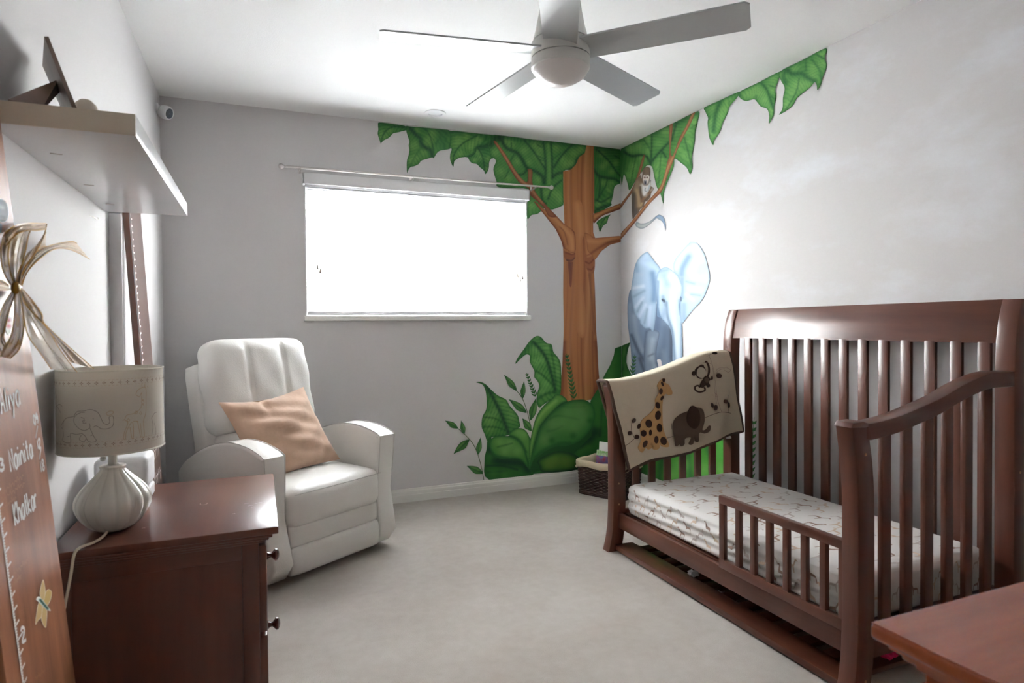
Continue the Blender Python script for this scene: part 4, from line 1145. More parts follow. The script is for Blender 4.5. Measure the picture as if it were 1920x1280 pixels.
# ================================================================== nightstand, lamp, box
ns = root('nightstand', (0.27, -1.86, 0), 'cherry brown nightstand with round knobs under the elephant lamp', 'nightstand')
NX0, NX1, NY0, NY1 = 0.022, 0.490, -2.172, -1.548
MB().add(rbox(0.018, 0.540, -2.190, -1.530, 0.580, 0.600, 0.003)).obj('top', M_NSTOP, ns)
mo = MB()
for k, (o_, za, zb) in enumerate(((0.035, 0.571, 0.580), (0.026, 0.564, 0.5715), (0.014, 0.556, 0.5645))):
    mo.add(rbox(NX0, NX1+o_, NY0-o_*0.4, NY1+o_*0.4, za, zb, 0.003))
mo.obj('cornice', M_NSX, ns)
for (xa, xb) in ((NX0, NX0+0.042), (NX1-0.042, NX1)):
    for (ya, yb) in ((NY0, NY0+0.04), (NY1-0.04, NY1)):
        MB().add(rbox(xa, xb, ya, yb, 0.0, 0.556, 0.003)).obj('leg_post', M_NSZ, ns)
for ya, yb, yp in ((NY0+0.004, NY0+0.024, NY0+0.010), (NY1-0.024, NY1-0.004, NY1-0.022)):
    MB().add(rbox(NX0+0.042, NX1-0.042, ya, yb, 0.515, 0.556, 0.002)).obj('side_rail', M_NSX, ns)
    MB().add(rbox(NX0+0.042, NX1-0.042, ya, yb, 0.04, 0.09, 0.002)).obj('side_rail', M_NSX, ns)
    MB().add(rbox(NX0+0.042, NX1-0.042, yp, yp+0.012, 0.09, 0.515, 0)).obj('side_panel', M_NSZ, ns)
MB().add(rbox(NX0, NX0+0.012, NY0+0.04, NY1-0.04, 0.04, 0.556, 0)).obj('back_panel', M_NSZ, ns)
MB().add(rbox(NX1-0.05, NX1-0.004, NY0+0.04, NY1-0.04, 0.03, 0.552, 0.002)).obj('front_frame', M_NSZ, ns)
for za, zb, zk in ((0.305, 0.545, 0.412), (0.055, 0.297, 0.190)):
    d = MB().add(rbox(NX1-0.006, NX1+0.020, NY0+0.012, NY1-0.012, za, zb, 0.006)).obj('drawer_front', M_NSZ, ns)
    v, f = lathe([(0.0115, 0), (0.0125, 0.004), (0.008, 0.010), (0.007, 0.016), (0.014, 0.023), (0.0195, 0.028), (0.0185, 0.034), (0.010, 0.039), (0.0005, 0.040)], 20)
    V = np.stack([v[:, 2]+NX1+0.019, v[:, 0]-1.86, v[:, 1]+zk], 1)
    mk('knob', V, f, M_KNOB, d)
sc_l = []
th = np.linspace(math.pi*0.8, math.pi*2.1, 12)
sc_l.append(np.stack([0.335+0.010*np.cos(th), -1.865+0.016*np.sin(th)], 1))
for x, y, l in ((0.42, -2.02, .008), (0.46, -1.95, .015), (0.48, -1.93, .02), (0.45, -1.92, .012), (0.20, -2.06, .008), (0.30, -1.70, .01), (0.47, -1.97, .01)):
    sc_l.append(np.array([(x, y), (x+l*.7, y+l*.4), (x+l, y+l*.1)]))
strokes_flat(sc_l, 0.0022, lambda p, q: np.array([p, q, 0.6006])).obj('scuff_marks', mat('scuff', (206, 182, 176), 0.6), ns, 0)

LX, LY = 0.1300, -2.028
lp = root('table_lamp', (LX, LY, 0.6), 'cream ribbed ceramic lamp with an animal print drum shade on the nightstand', 'lamp')
def ribs(a, z):
    k = 0.5 if z > 0.155 or z < 0.004 else 1
    return 1-0.075*k*(1-abs(math.sin(a*7)))**2.2
body = [(0.0005, 0.001), (0.034, 0.001), (0.042, 0.004), (0.058, 0.014), (0.076, 0.034), (0.0875, 0.058), (0.090, 0.076), (0.086, 0.094), (0.072, 0.115), (0.054, 0.134), (0.040, 0.148), (0.032, 0.157), (0.029, 0.164), (0.031, 0.168), (0.029, 0.172), (0.014, 0.173)]
bs = smooth_path(np.array(body), 3)
MB().add(lathe([tuple(q) for q in bs], 128, (LX, LY, 0.6), lambda a, z: ribs(a, z))).obj('lamp_base', M_CERAM, lp, 1.0)
MB().add(lathe([(0.0105, 0.170), (0.0105, 0.24), (0.013, 0.241), (0.013, 0.262), (0.0005, 0.262)], 20, (LX, LY, 0.6))).obj('neck', M_CERAM, lp)
SR, SZ0, SZ1 = 0.1225, 0.818, 1.032
shd = MB().add(lathe([(SR-0.0015, SZ0), (SR, SZ0), (SR, SZ0+.004), (SR-0.001, SZ1-.004), (SR-0.001, SZ1), (SR-0.0025, SZ1), (SR-0.0025, SZ1-.004), (SR-0.0015, SZ0)], 72, (LX, LY, 0))).obj('shade', M_SHADE, lp, 0.5)
for z in (SZ0+.001, SZ1-.001):
    th = np.linspace(0, 2*math.pi, 73)
    rm = MB().add(tube(np.stack([LX+(SR-.0005)*np.cos(th), LY+(SR-.0005)*np.sin(th), np.full(73, z)], 1), 0.0022, 6, False))
    rm.obj('shade_rim', mat('shade_rim_cream', (0.76, 0.73, 0.64), 0.8), shd)
sp = MB()
for a in (0.3, 2.4, 4.5):
    sp.add(tube([(LX, LY, SZ1-.03), (LX+(SR-.004)*math.cos(a), LY+(SR-.004)*math.sin(a), SZ1-.012)], 0.0014, 6))
sp.add(tube([(LX, LY, 0.85), (LX, LY, SZ1-.03)], 0.004, 8))
sp.obj('shade_spider', M_WHITE, lp)
def cyl_hit(x, y, r):
    d = ray(x, y)
    o = CAM[:2]-np.array([LX, LY]); dd = d[:2]
    a, b, c = dd@dd, 2*o@dd, o@o-r*r
    disc = b*b-4*a*c
    t = (-b-math.sqrt(max(disc, 0)))/(2*a)
    return CAM+d*t
def cyl_az(x, y):
    p = cyl_hit(x, y, SR+.0006)
    return np.array([math.atan2(p[1]-LY, p[0]-LX), p[2]])
def cyl_map(s, z):
    a = s/SR
    return np.array([LX+(SR+.0008)*math.cos(a), LY+(SR+.0008)*math.sin(a), z])
def shade_lines(name, polys, wd, m):
    L = []
    for s in polys:
        P = smooth_path(Z('L', s), 4)
        q = np.array([cyl_az(*p) for p in P])
        L.append(np.stack([q[:, 0]*SR, q[:, 1]], 1))
    strokes_flat(L, wd, cyl_map).obj(name, m, shd, 0)
shade_lines('elephant_drawing', ['520,455 470,465 450,490 445,540 450,590 440,620 470,640 500,632 497,575 540,580 580,572', '450,485 432,520 440,540', '520,455 545,420 590,415 640,405 690,425 715,470 730,500 760,510 775,490 770,460 795,450 803,480 795,520 760,540 715,540 680,520 660,530',
     '600,425 560,430 525,460 525,500 560,540 600,552 635,530 630,500', '635,535 660,590 680,625 650,635 620,625 600,590 575,572', '575,585 560,615 590,632 610,610', '570,460 595,470 580,490', '655,468 662,472', '600,480 585,500 610,500', '640,590 655,585', '475,595 490,592'], 0.0011, M_INK2)
shade_lines('bird_drawing', ['750,430 775,415 800,420 790,440 760,445 750,430'], 0.001, M_INK3)
shade_lines('giraffe_drawing', ['1000,250 970,270 960,300 985,312 1000,285 1000,330 995,390 950,430 895,445 880,475 865,480', '1005,250 1000,228', '1022,250 1022,226', '1000,250 1028,252 1030,330 1028,430 1012,490 1020,590 1003,594 990,500',
     '880,478 903,500 880,560 872,610 886,610 892,560 935,492 942,600 930,603 918,530', '940,487 975,487', '970,487 985,560 992,596 1004,595', '895,480 905,470 915,480 905,490 895,480', '950,425 960,415 970,425 960,437 950,425', '985,430 993,420 1000,432 992,440 985,430', '1003,370 1010,362 1014,374 1003,370', '1003,340 1010,334 1014,346 1003,340', '1040,240 1045,250'], 0.0011, M_INK3)
shade_lines('palm_drawing', ['400,380 395,420 385,470', '400,380 420,368 440,382', '400,380 415,400 430,430', '400,378 395,350 400,300', ], 0.0011, M_INK2)
shade_lines('palm_drawing', ['1068,466 1090,430 1105,425', '1070,468 1080,520 1072,580', '1090,500 1100,560 1090,600'], 0.0011, M_INK2)
L = []
nst = 46
for k in range(nst):
    s0 = 2*math.pi*SR*k/nst-math.pi*SR
    for z in (SZ1-.030, SZ0+.030):
        h = .0042
        L += [np.array([(s0-h, z), (s0-.001, z)]), np.array([(s0+.001, z), (s0+h, z)]), np.array([(s0, z-h), (s0, z-.001)]), np.array([(s0, z+.001), (s0, z+h)])]
strokes_flat(L, 0.0013, cyl_map).obj('cross_stitches', M_INK1, shd, 0)
L = []
for k in range(nst*2):
    s0 = 2*math.pi*SR*k/(nst*2)-math.pi*SR
    for z in (SZ1-.023, SZ1-.037, SZ0+.023, SZ0+.037):
        L.append(np.array([(s0, z), (s0+.0048, z)]))
strokes_flat(L, 0.0008, cyl_map).obj('dash_stitches', mat('shade_dash', (206, 184, 160), 0.9), shd, 0)
MB().add(tube([(LX-.018, LY-.012, 0.855), (LX-.019, LY-.014, 0.80)], 0.0008, 5)).add(sphere((LX-.019, LY-.014, 0.793), 0.0075, 10)).obj('pull_chain', M_CERAM, lp)
cordp = smooth_path([(LX-.006, LY-.045, .607), (LX-.010, LY-.088, .6045), (LX-.022, LY-.125, .6045), (LX-.040, LY-.160, .607), (LX-.050, LY-.172, .595), (LX-.056, LY-.178, .55), (LX-.068, LY-.182, .48), (LX-.080, LY-.186, .42), (LX-.085, LY-.188, .36)], 6)
MB().add(tube(cordp, 0.0034, 8)).obj('power_cord', mat('cord_ivory', (222, 208, 184), 0.5), lp)

bx = root('white_box', (0.10, -1.72, 0.6), 'white rounded gift box with a quilted lid behind the lamp', 'box')
MB().add(rbox(0.035, 0.175, -1.79, -1.65, 0.6005, 0.640, 0.006, 3)).obj('box_base', M_WHITE, bx)
MB().add(rbox(0.033, 0.177, -1.792, -1.648, 0.641, 0.745, 0.018, 4)).obj('box_lid', mat('box_lid_grey', (0.72, 0.72, 0.73), 0.5, bump=0.3, bscale=30), bx)

# ================================================================== recliner and pillow
OX, OY, ANG = 0.815, -0.938, math.radians(32.8)
def chair(V):
    V = np.asarray(V, float)
    c, s = math.cos(ANG), math.sin(ANG)
    return np.stack([OX+V[:, 0]*c-V[:, 1]*s, OY+V[:, 0]*s+V[:, 1]*c, V[:, 2]], 1)
ch = root('recliner', (OX, OY, 0), 'white leather recliner armchair with arched arms in the corner', 'armchair')
def cobj(name, VF, m=None, par=None, sm=0.9):
    return mk(name, chair(VF[0]), VF[1], m or M_LEATHER, par or ch, sm)
cobj('base_frame', rbox(-.27, .27, .06, .66, .03, .30, .01))
for x, y in ((-.22, .12), (.22, .12), (-.22, .6), (.22, .6)):
    cobj('foot', rbox(x-.02, x+.02, y-.02, y+.02, 0, .032, .003), M_DARK)
armp = [(0.0, .032), (-.008, .30), (-.022, .55), (-.018, .582), (.03, .602), (.10, .618), (.18, .626), (.268, .624), (.37, .604), (.47, .572), (.56, .534), (.64, .492), (.69, .45), (.705, .40), (.70, .032)]
armp = [tuple(q) for q in smooth_path(np.array(armp), 3, True)]
for s in (-1, 1):
    V, F = prism(armp, 'x', -.052, .052, .014, 3)
    V[:, 0] = V[:, 0]*(1+.10*np.clip((V[:, 2]-.3)/.3, 0, 1))
    V[:, 0] += s*(.308+.020*np.clip((V[:, 2]-.1)/.5, 0, 1))
    a = cobj('arm', (V, F))
    for off in (-.046, .046):
        P = np.array([(s*(.308+.02*np.clip((z-.1)/.5, 0, 1))+off*(1+.1*np.clip((z-.3)/.3, 0, 1)), y-.001 if y < .02 else y, z+.0005) for y, z in armp[4:30]])
        cobj('welt_seam', tube(P, .0022, 5), M_SEAM, a)
def seat_def(V, c, h):
    u = (V-c)/h
    V = V.copy()
    V[:, 2] += 0.022*(1-u[:, 0]**2)*(1-u[:, 1]**2)*(u[:, 2] > 0)
    fr = np.clip(-u[:, 1], 0, 1)**4
    V[:, 1] -= 0.018*fr*(1-u[:, 0]**2)*(1-u[:, 2]**2)
    V[:, 2] += -0.018*fr*u[:, 0]*0
    return V
cobj('seat_cushion', puff(-.262, .262, -.045, .56, .245, .425, .045, 20, seat_def))
so = np.array([(x, -.052-.004*(1-(x/.262)**2), .404-.0*x) for x in np.linspace(-.25, .25, 20)])
cobj('seat_seam', tube(so, .0022, 5), M_SEAM)
cobj('front_band', puff(-.256, .256, -.028, .10, .158, .262, .02, 12))
def foot_def(V, c, h):
    u = (V-c)/h; V = V.copy()
    V[:, 1] -= .010*np.clip(-u[:, 1], 0, 1)*(1-u[:, 2]**2)
    return V
cobj('footrest_panel', puff(-.258, .258, -.030, .09, .034, .165, .018, 12, foot_def))
TL = math.radians(13)
def lean(V, py=.52, pz=.36):
    V = np.asarray(V, float).copy()
    y, z = V[:, 1]-py, V[:, 2]-pz
    V[:, 1] = py+y*math.cos(TL)+z*math.sin(TL)
    V[:, 2] = pz-y*math.sin(TL)+z*math.cos(TL)
    return V
def back_def(V, c, h):
    u = (V-c)/h; V = V.copy()
    fr = np.clip(-u[:, 1], 0, 1)
    V[:, 1] -= .022*fr*(1-u[:, 0]**2)*(1-u[:, 2]**4)
    for xs in (-.098, .098):
        V[:, 1] += .010*np.exp(-((V[:, 0]-xs)/.013)**2)*fr
    V[:, 2] += .012*np.clip(u[:, 2], 0, 1)*(1-u[:, 0]**4)
    V[:, 1] += .004*np.sin(V[:, 0]*40+V[:, 2]*23)*fr*.5
    V[:, 0] += .006*np.sin(V[:, 2]*30)*np.sign(u[:, 0])*np.abs(u[:, 0])**6
    return V
V, F = puff(-.300, .300, .53, .66, .20, .985, .03, 14)
cobj('back_shell', (lean(V), F))
V, F = puff(-.288, .288, .40, .58, .60, 1.075, .07, 34, back_def)
cobj('back_cushion', (lean(V), F))
V, F = puff(-.262, .262, .42, .56, .36, .625, .05, 16)
cobj('lumbar_cushion', (lean(V), F))

def pillow(corners, thick, n=28):
    A_, B_, C_, D_ = [np.array(c, float) for c in corners]   # TL TR BR BL
    nr = np.cross(B_-A_, D_-A_); nr /= np.linalg.norm(nr)
    if nr[1] > 0: nr = -nr
    V, F = [], []
    for s in (1, -1):
        for i in range(n+1):
            for j in range(n+1):
                u, v = i/n, j/n
                p = (A_*(1-u)+B_*u)*(1-v)+(D_*(1-u)+C_*u)*v
                e = 4*u*(1-u); g = 4*v*(1-v)
                cen = (A_+B_+C_+D_)/4
                pin = 0.06*((1-e)*g+(1-g)*e)
                p = p+(cen-p)*pin
                t = thick*(e*g)**.55
                if s > 0:
                    t += (.014*math.sin(6*u+7*v+2.5*math.sin(5*v))+.012*math.sin(19*v+8*u*u-3*u)+.007*math.sin(31*v-12*u))*(e*g)**.7
                    t -= .016*math.exp(-((u-.42)/.035)**2-(v/.22)**2)+.014*math.exp(-((u+v*.5-1.25)/.03)**2)*e
                p = p+np.array([0, 0, -.018*math.sin(math.pi*u)*(1-v)])
                V.append(p+nr*s*t)
    m = (n+1)**2
    for s in (0, 1):
        for i in range(n):
            for j in range(n):
                q = [s*m+i*(n+1)+j, s*m+(i+1)*(n+1)+j, s*m+(i+1)*(n+1)+j+1, s*m+i*(n+1)+j+1]
                F.append(q if s else q[::-1])
    return np.array(V), F
V, F = pillow([(-.350, .372, .795), (.125, .387, .825), (.205, .200, .450), (-.265, .19, .425)], .068)
tag(mk('throw_pillow', chair(V), F, M_PILLOW, None, 1.2), 'crumpled peach throw pillow leaning on the recliner', 'pillow')

# ================================================================== crib
cb = root('toddler_crib', (2.5, -1.96, 0), 'dark cherry wood crib converted to a toddler bed with slatted sides', 'crib')
CYF, CYN = -1.2755, -2.6415      # far and near end panels
def fpx(z):                       # bowed front posts: left edge of the profile
    return np.interp(z, [0, .05, .12, .25, .62, .72, .80, .84], [2.098, 2.112, 2.124, 2.130, 2.130, 2.122, 2.108, 2.102])
zz = np.linspace(0, .832, 16)
for yc in (CYF, CYN):
    poly = [(fpx(z), z) for z in zz]+[(fpx(z)+.072-.004*(z/.83), z) for z in zz[::-1]]
    V, F = prism(poly, 'y', yc-.029, yc+.029, .004, 2)
    pst = mk('front_post', V, F, M_CRZ, cb, .5)
    poly = [(2.099, .828), (2.172, .824), (2.172, .838), (2.150, .844), (2.108, .842)]
    V, F = prism(poly, 'y', yc-.0305, yc+.0305, .004, 2)
    mk('post_cap', V, F, M_CRX, cb, .6)
    for z in ((.235, .34) if yc == CYF else (.065, .745)):
        v, f = sphere((2.160, yc-.0292, z), .0048, 8, (1, .4, 1))
        mk('wood_plug', v, f, M_PLUG, pst)
TOP = np.array([(2.16, .838), (2.20, .838), (2.30, .850), (2.40, .872), (2.50, .897), (2.60, .931), (2.69, .955), (2.763, .966), (2.90, .966)])
def ztop(x): return np.interp(x, TOP[:, 0], TOP[:, 1])
tp = smooth_path(TOP, 5)
for yc in (CYF, CYN):
    poly = [tuple(q) for q in tp]+[(q[0], q[1]-.052) for q in tp[::-1]]
    V, F = prism(poly, 'y', yc-.030, yc+.030, .006, 2)
    mk('end_rail', V, F, M_CRX, cb, .6)
    MB().add(rbox(2.19, 2.88, yc-.012, yc+.012, .115, .200, .003)).obj('end_rail', M_CRX, cb)
    for x in (2.278, 2.376, 2.473, 2.571, 2.669, 2.767):
        MB().add(rbox(x-.0195, x+.0195, yc-.009, yc+.009, .19, ztop(x)-.046, .003)).obj('slat', M_CRZ, cb)
def bpx(z):
    return np.interp(z, [0, .6, .95, 1.06, 1.14, 1.19, 1.215], [2.868, 2.868, 2.868, 2.872, 2.885, 2.902, 2.912])
zb_ = np.concatenate([np.linspace(0, .95, 6), np.linspace(1.0, 1.213, 10)])
for yc in (CYF, CYN):
    poly = [(bpx(z), z) for z in zb_]+[(bpx(z)+.062, z) for z in zb_[::-1]]
    V, F = prism(poly, 'y', yc-.032, yc+.032, .005, 2)
    o = mk('back_post', V, F, M_CRZ, cb, .5)
    v, f = sphere((2.90, yc-.0322, .62), .0045, 8, (1, .4, 1)); mk('wood_plug', v, f, M_PLUG, o)
zh = np.linspace(1.060, 1.214, 10)
poly = [(bpx(z)+.008, z) for z in zh]+[(bpx(z)+.042, z) for z in zh[::-1]]
V, F = prism(poly, 'y', CYN+.03, CYF-.03, .002, 2)
mk('headboard', V, F, M_CRY, cb, .6)
MB().add(rbox(2.872, 2.905, CYN+.03, CYF-.03, .115, .20, .003)).obj('back_rail', M_CRY, cb)
for y in (-1.418, -1.516, -1.612, -1.707, -1.803, -1.898, -1.993, -2.089, -2.184, -2.280, -2.376, -2.472, -2.568, -1.337):
    if y == -1.337: continue
    MB().add(rbox(2.880, 2.896, y-.0215, y+.0215, .19, 1.066, .003)).obj('slat', M_CRZ, cb)
# front rail, guard rail, support
MB().add(rbox(2.156, 2.180, CYN+.028, CYF-.022, .116, .190, .004)).obj('front_rail', M_CRY, cb)
gr = MB().add(rbox(2.142, 2.166, -2.616, -2.052, .440, .472, .005)).obj('guard_rail', M_CRY, cb)
MB().add(rbox(2.142, 2.166, -2.616, -2.052, .190, .226, .003)).obj('guard_rail_foot', M_CRY, cb)
for y, hw in ((-2.066, .014), (-2.152, .0115), (-2.228, .0115), (-2.303, .0115), (-2.379, .0115), (-2.455, .0115), (-2.530, .0115), (-2.602, .014)):
    MB().add(rbox(2.145, 2.163, y-hw, y+hw, .22, .446, .002)).obj('guard_slat', M_CRZ, cb)
MB().add(rbox(2.138, 2.240, CYN+.029, CYF-.024, .008, .034, .003)).obj('lower_shelf_board', M_CRY, cb)
MB().add(rbox(2.79, 2.865, CYN+.029, CYF-.024, .008, .034, .003)).obj('lower_shelf_board', M_CRY, cb)
M_CRDK = M_CRX
for k in range(13):
    y = -1.385-k*.0982
    MB().add(rbox(2.238, 2.795, y-.026, y+.026, .012, .030, .002)).obj('lower_shelf_slat', M_CRDK, cb)
MB().add(rbox(2.19, 2.872, CYN+.03, CYF-.03, .172, .188, .002)).obj('mattress_board', M_CRDK, cb)
ch_l = []
for (x, y, z) in ((2.1375, -2.30, .033), (2.1375, -2.05, .033), (2.1375, -1.70, .033)):
    ch_l.append((x, y, z))

# mattress with printed sheet
mt = root('mattress', (2.5, -1.96, .188), 'crib mattress in a white fitted sheet printed with small giraffes', 'mattress')
MX0, MX1, MY0, MY1, MZ0, MZ1 = 2.186, 2.862, -2.602, -1.325, .1885, .342
def sheet_def(V, c, h):
    u = (V-c)/h; V = V.copy()
    V[:, 2] += .010*(1-u[:, 0]**2)*(1-u[:, 1]**2)*np.clip(u[:, 2], 0, 1)
    sd = np.clip(-u[:, 0], 0, 1)**6
    V[:, 0] += sd*(.004*np.sin(V[:, 2]*150+V[:, 1]*4)+.003*np.sin(V[:, 2]*90+V[:, 1]*11))*(1-u[:, 2]**4)
    return V
V, F = puff(MX0, MX1, MY0, MY1, MZ0, MZ1, .035, 40, sheet_def)
mk('fitted_sheet', V, F, M_SHEET, mt, 1.2)
c_ = np.array([(MX0+MX1)/2, (MY0+MY1)/2, (MZ0+MZ1)/2]); h_ = np.array([MX1-MX0, MY1-MY0, MZ1-MZ0])/2
GIR = [(-.5, -.5), (-.42, -.5), (-.36, -.05), (.12, -.02), (.16, -.5), (.24, -.5), (.26, .05), (.42, .55), (.62, .52), (.6, .64), (.42, .72), (.34, .66), (.16, .22), (-.3, .16), (-.44, .04), (-.46, -.2)]
def printed(tops, m, name):
    Vs, Fs, n = [], [], 0
    for fn, s, flip, rot in tops:
        P = np.array(GIR)*s
        if flip: P[:, 0] *= -1
        cr, sr = math.cos(rot), math.sin(rot)
        P = P@np.array([[cr, sr], [-sr, cr]])
        V = np.array([fn(a, b) for a, b in P])
        tri = delaunay_2d_cdt([Vector(p) for p in P], [], [list(range(len(P)))], 1, 1e-7)
        Q = np.array([v[:] for v in tri[0]])
        V = np.array([fn(a, b) for a, b in Q])
        Vs.append(V); Fs += [[i+n for i in f] for f in tri[2]]; n += len(V)
    mk(name, np.vstack(Vs), Fs, m, mt, 0)
sets = {0: [], 1: [], 2: []}
def top_fn(cx, cy):
    def f(a, b):
        x, y = cx+b, cy-a
        u, v = (x-c_[0])/h_[0], (y-c_[1])/h_[1]
        return np.array([x, y, MZ1+.010*(1-u*u)*(1-v*v)+.0008])
    return f
def side_fn(cy, cz_):
    def f(a, b):
        y, z = cy-a, cz_+b
        u2 = (z-c_[2])/h_[2]
        return np.array([MX0+(.004*math.sin(z*150+y*4)+.003*math.sin(z*90+y*11))*(1-u2**4)-.0012, y, z])
    return f
def end_fn(cx, cz_):
    return lambda a, b: np.array([cx+a, MY0-.0012, cz_+b])
r_ = 0
for i, x in enumerate(np.arange(MX0+.06, MX1-.04, .082)):
    for j, y in enumerate(np.arange(MY0+.06, MY1-.05, .105)):
        r_ += 1
        if not (MX0+.04 < x < MX1-.05 and y+(.052 if i % 2 else 0) < MY1-.06): continue
        sets[(i+j*2) % 3].append((top_fn(x+random.uniform(-.01, .01), y+(.052 if i % 2 else 0)+random.uniform(-.01, .01)), .054, (i+j) % 2, random.uniform(-.15, .15)))
for i, z in enumerate((.225, .262, .300)):
    for j, y in enumerate(np.arange(MY0+.06, MY1-.05, .086)):
        sets[(i+j) % 3].append((side_fn(y+(.043 if i % 2 else 0), z), .040, (i+j) % 2, random.uniform(-.15, .15)))
for i, z in enumerate((.225, .262, .300)):
    for j, x in enumerate(np.arange(MX0+.06, MX1-.05, .09)):
        sets[(i+j) % 3].append((end_fn(x+(.045 if i % 2 else 0), z), .034, (i+j) % 2, 0))
for k, m in ((0, M_GIR1), (1, M_GIR2), (2, M_GIR3)):
    tag(printed(sets[k], m, 'giraffe_print') or bpy.data.objects[[o.name for o in mt.children][-1]], kind='stuff')

# ================================================================== blanket over the far end
bk = root('baby_blanket', (2.5, -1.3, .4), 'cream quilted blanket with giraffe, elephant and monkey felt figures over the crib end', 'blanket')
BT = .012
def bwave(x, z):
    return .006*math.sin(x*19+z*5)+.004*math.sin(x*41-z*13)
def blk(u, v):
    """v 0..1 front drop, v<0 over the rail and down the far side."""
    xl = 2.085+.115*max(v, 0); xr = 2.842+.085*max(v, 0)
    x = xl+(xr-xl)*u
    zt = ztop(min(max(2.10+(2.86-2.10)*u, 2.16), 2.9))+.014
    if v >= 0:
        zb = .412+.135*u+.012*math.sin(u*9)
        z = zt+(zb-zt)*v
        sag = CYF-.050-.012*min(1, v*6)
        return np.array([x, sag+bwave(x, z)*min(1, v*4), z])
    t = -v
    if t < .3:
        a = t/.3*math.pi
        return np.array([x, CYF-.004-.046*math.cos(a), zt+.006*math.sin(a)])
    q = (t-.3)/.7
    x = (xl+.10*q)+(xr-xl-.10*q)*u
    zb2 = .375+.16*u
    return np.array([x+.05*q, CYF+.045+.01*math.sin(u*14)*q, zt+(zb2-zt)*q])
nu, vs = 44, np.concatenate([np.linspace(-1, -.32, 10), np.linspace(-.3, 0, 9)[0:-1], np.linspace(0, 1, 28)])
G1 = np.array([[blk(u, v) for u in np.linspace(0, 1, nu)] for v in vs])
dU = np.gradient(G1, axis=1); dV = np.gradient(G1, axis=0)
NN = np.cross(dU, dV); NN /= np.linalg.norm(NN, axis=2)[:, :, None]+1e-12
if NN[-5, 20][1] > 0: NN = -NN
Ga = G1+NN*BT*.5; Gb = G1-NN*BT*.5
nv = len(vs)
V = np.vstack([Ga.reshape(-1, 3), Gb.reshape(-1, 3)]); m_ = nu*nv
F = []
for i in range(nv-1):
    for j in range(nu-1):
        q = [i*nu+j, i*nu+j+1, (i+1)*nu+j+1, (i+1)*nu+j]
        F.append(q); F.append([m_+k for k in q[::-1]])
mk('quilt', V, F, M_BLANKET, bk, 1.2)
edge = np.vstack([G1[:, 0], G1[-1, 1:], G1[-2::-1, -1], G1[0, -2::-1]])
MB().add(tube(edge, .0085, 8)).obj('brown_binding', M_BROWNFAB, bk, 1.2)
FY0 = CYF-.062-BT*.5
def on_blk(lift):
    def f(x, y):
        p = hit(x, y, 'y', FY0)
        p[1] = FY0-lift-.002+bwave(p[0], p[2])
        return p
    return f
def felt(name, s, m, lift=.004, sm=True, par=None, thick=.003):
    out_ = smooth_path(Z('Q', s), 4, True) if sm else Z('Q', s)
    res = None
    poly = resample(out_, 4.0)
    lo, hi = poly.min(0), poly.max(0)
    G = np.array([(x, y) for y in np.arange(lo[1], hi[1], 4.) for x in np.arange(lo[0], hi[0], 4.)] or [(0, 0)])
    G = G[inside(G, poly)]
    if len(G): G = G[seg_dist(G, np.vstack([poly, poly[:1]])) > 1.8]
    pts = np.vstack([poly, G]) if len(G) else poly
    r = delaunay_2d_cdt([Vector(p) for p in pts], [], [list(range(len(poly)))], 1, 1e-5)
    f1, f0 = on_blk(lift), on_blk(lift-thick)
    P = [v[:] for v in r[0]]
    V1 = np.array([f1(*p) for p in P]); V0 = np.array([f0(*p) for p in poly])
    n1 = len(V1)
    F_ = [list(q) for q in r[2]]
    a, b, c = V1[F_[0][0]], V1[F_[0][1]], V1[F_[0][2]]
    if np.cross(b-a, c-a)[1] > 0: F_ = [q[::-1] for q in F_]
    nb_ = len(poly)
    F_ += [[i, (i+1) % nb_, n1+(i+1) % nb_, n1+i] for i in range(nb_)]
    return mk(name, np.vstack([V1, V0]), F_, m, par or bk, .5)
gf = felt('giraffe_figure', '565,375 585,372 592,410 630,430 660,480 662,515 630,522 600,512 575,540 570,590 568,620 570,700 575,800 590,870 620,960 605,982 560,975 545,940 545,990 520,1008 490,1000 480,960 485,990 450,1008 430,990 415,1010 390,1032 360,990 385,920 378,800 400,740 450,690 490,640 500,600 498,560 530,500 525,455 515,440 535,400', M_TANFAB, .005)
def ell(cx, cy, rx, ry, rot=0):
    return ' '.join('%.1f,%.1f' % (cx+rx*math.cos(t)*math.cos(rot)-ry*math.sin(t)*math.sin(rot), cy+rx*math.cos(t)*math.sin(rot)+ry*math.sin(t)*math.cos(rot)) for t in np.linspace(0, 2*math.pi, 12, endpoint=False))
M_SPOT = mat('brown_felt', (74, 54, 44), 0.95)
for cx, cy, rx, ry, ro in ((548, 488, 17, 26, .1), (560, 548, 12, 22, .6), (520, 612, 20, 30, -.3), (525, 700, 26, 40, .1), (447, 775, 26, 36, -.1), (542, 812, 23, 38, -.1), (405, 862, 22, 28, .1), (370, 800, 12, 24, .3), (462, 855, 12, 26, 0), (518, 918, 17, 34, 0), (575, 927, 24, 36, -.1), (418, 955, 18, 34, .4), (562, 422, 10, 22, -.5)):
    felt('spot', ell(cx, cy, rx, ry, ro), M_SPOT, .0075, par=gf)
felt('ossicone', '565,400 562,378 580,375 590,382 585,400 575,408', M_SPOT, .0078, par=gf)
ef = felt('elephant_figure', '655,790 680,730 740,690 800,672 830,650 880,632 920,645 940,690 945,760 930,830 960,830 985,795 1000,800 990,845 950,865 915,855 900,870 902,930 880,942 862,925 860,880 850,950 820,965 808,950 830,900 780,910 772,960 745,978 725,960 705,975 680,965 672,900 658,850', M_GREYFAB, .005)
felt('ear', '835,620 865,625 890,660 902,720 895,780 865,820 830,812 802,770 795,720 810,660', mat('dark_brown_felt', (74, 54, 44), .95), .0085, par=ef)
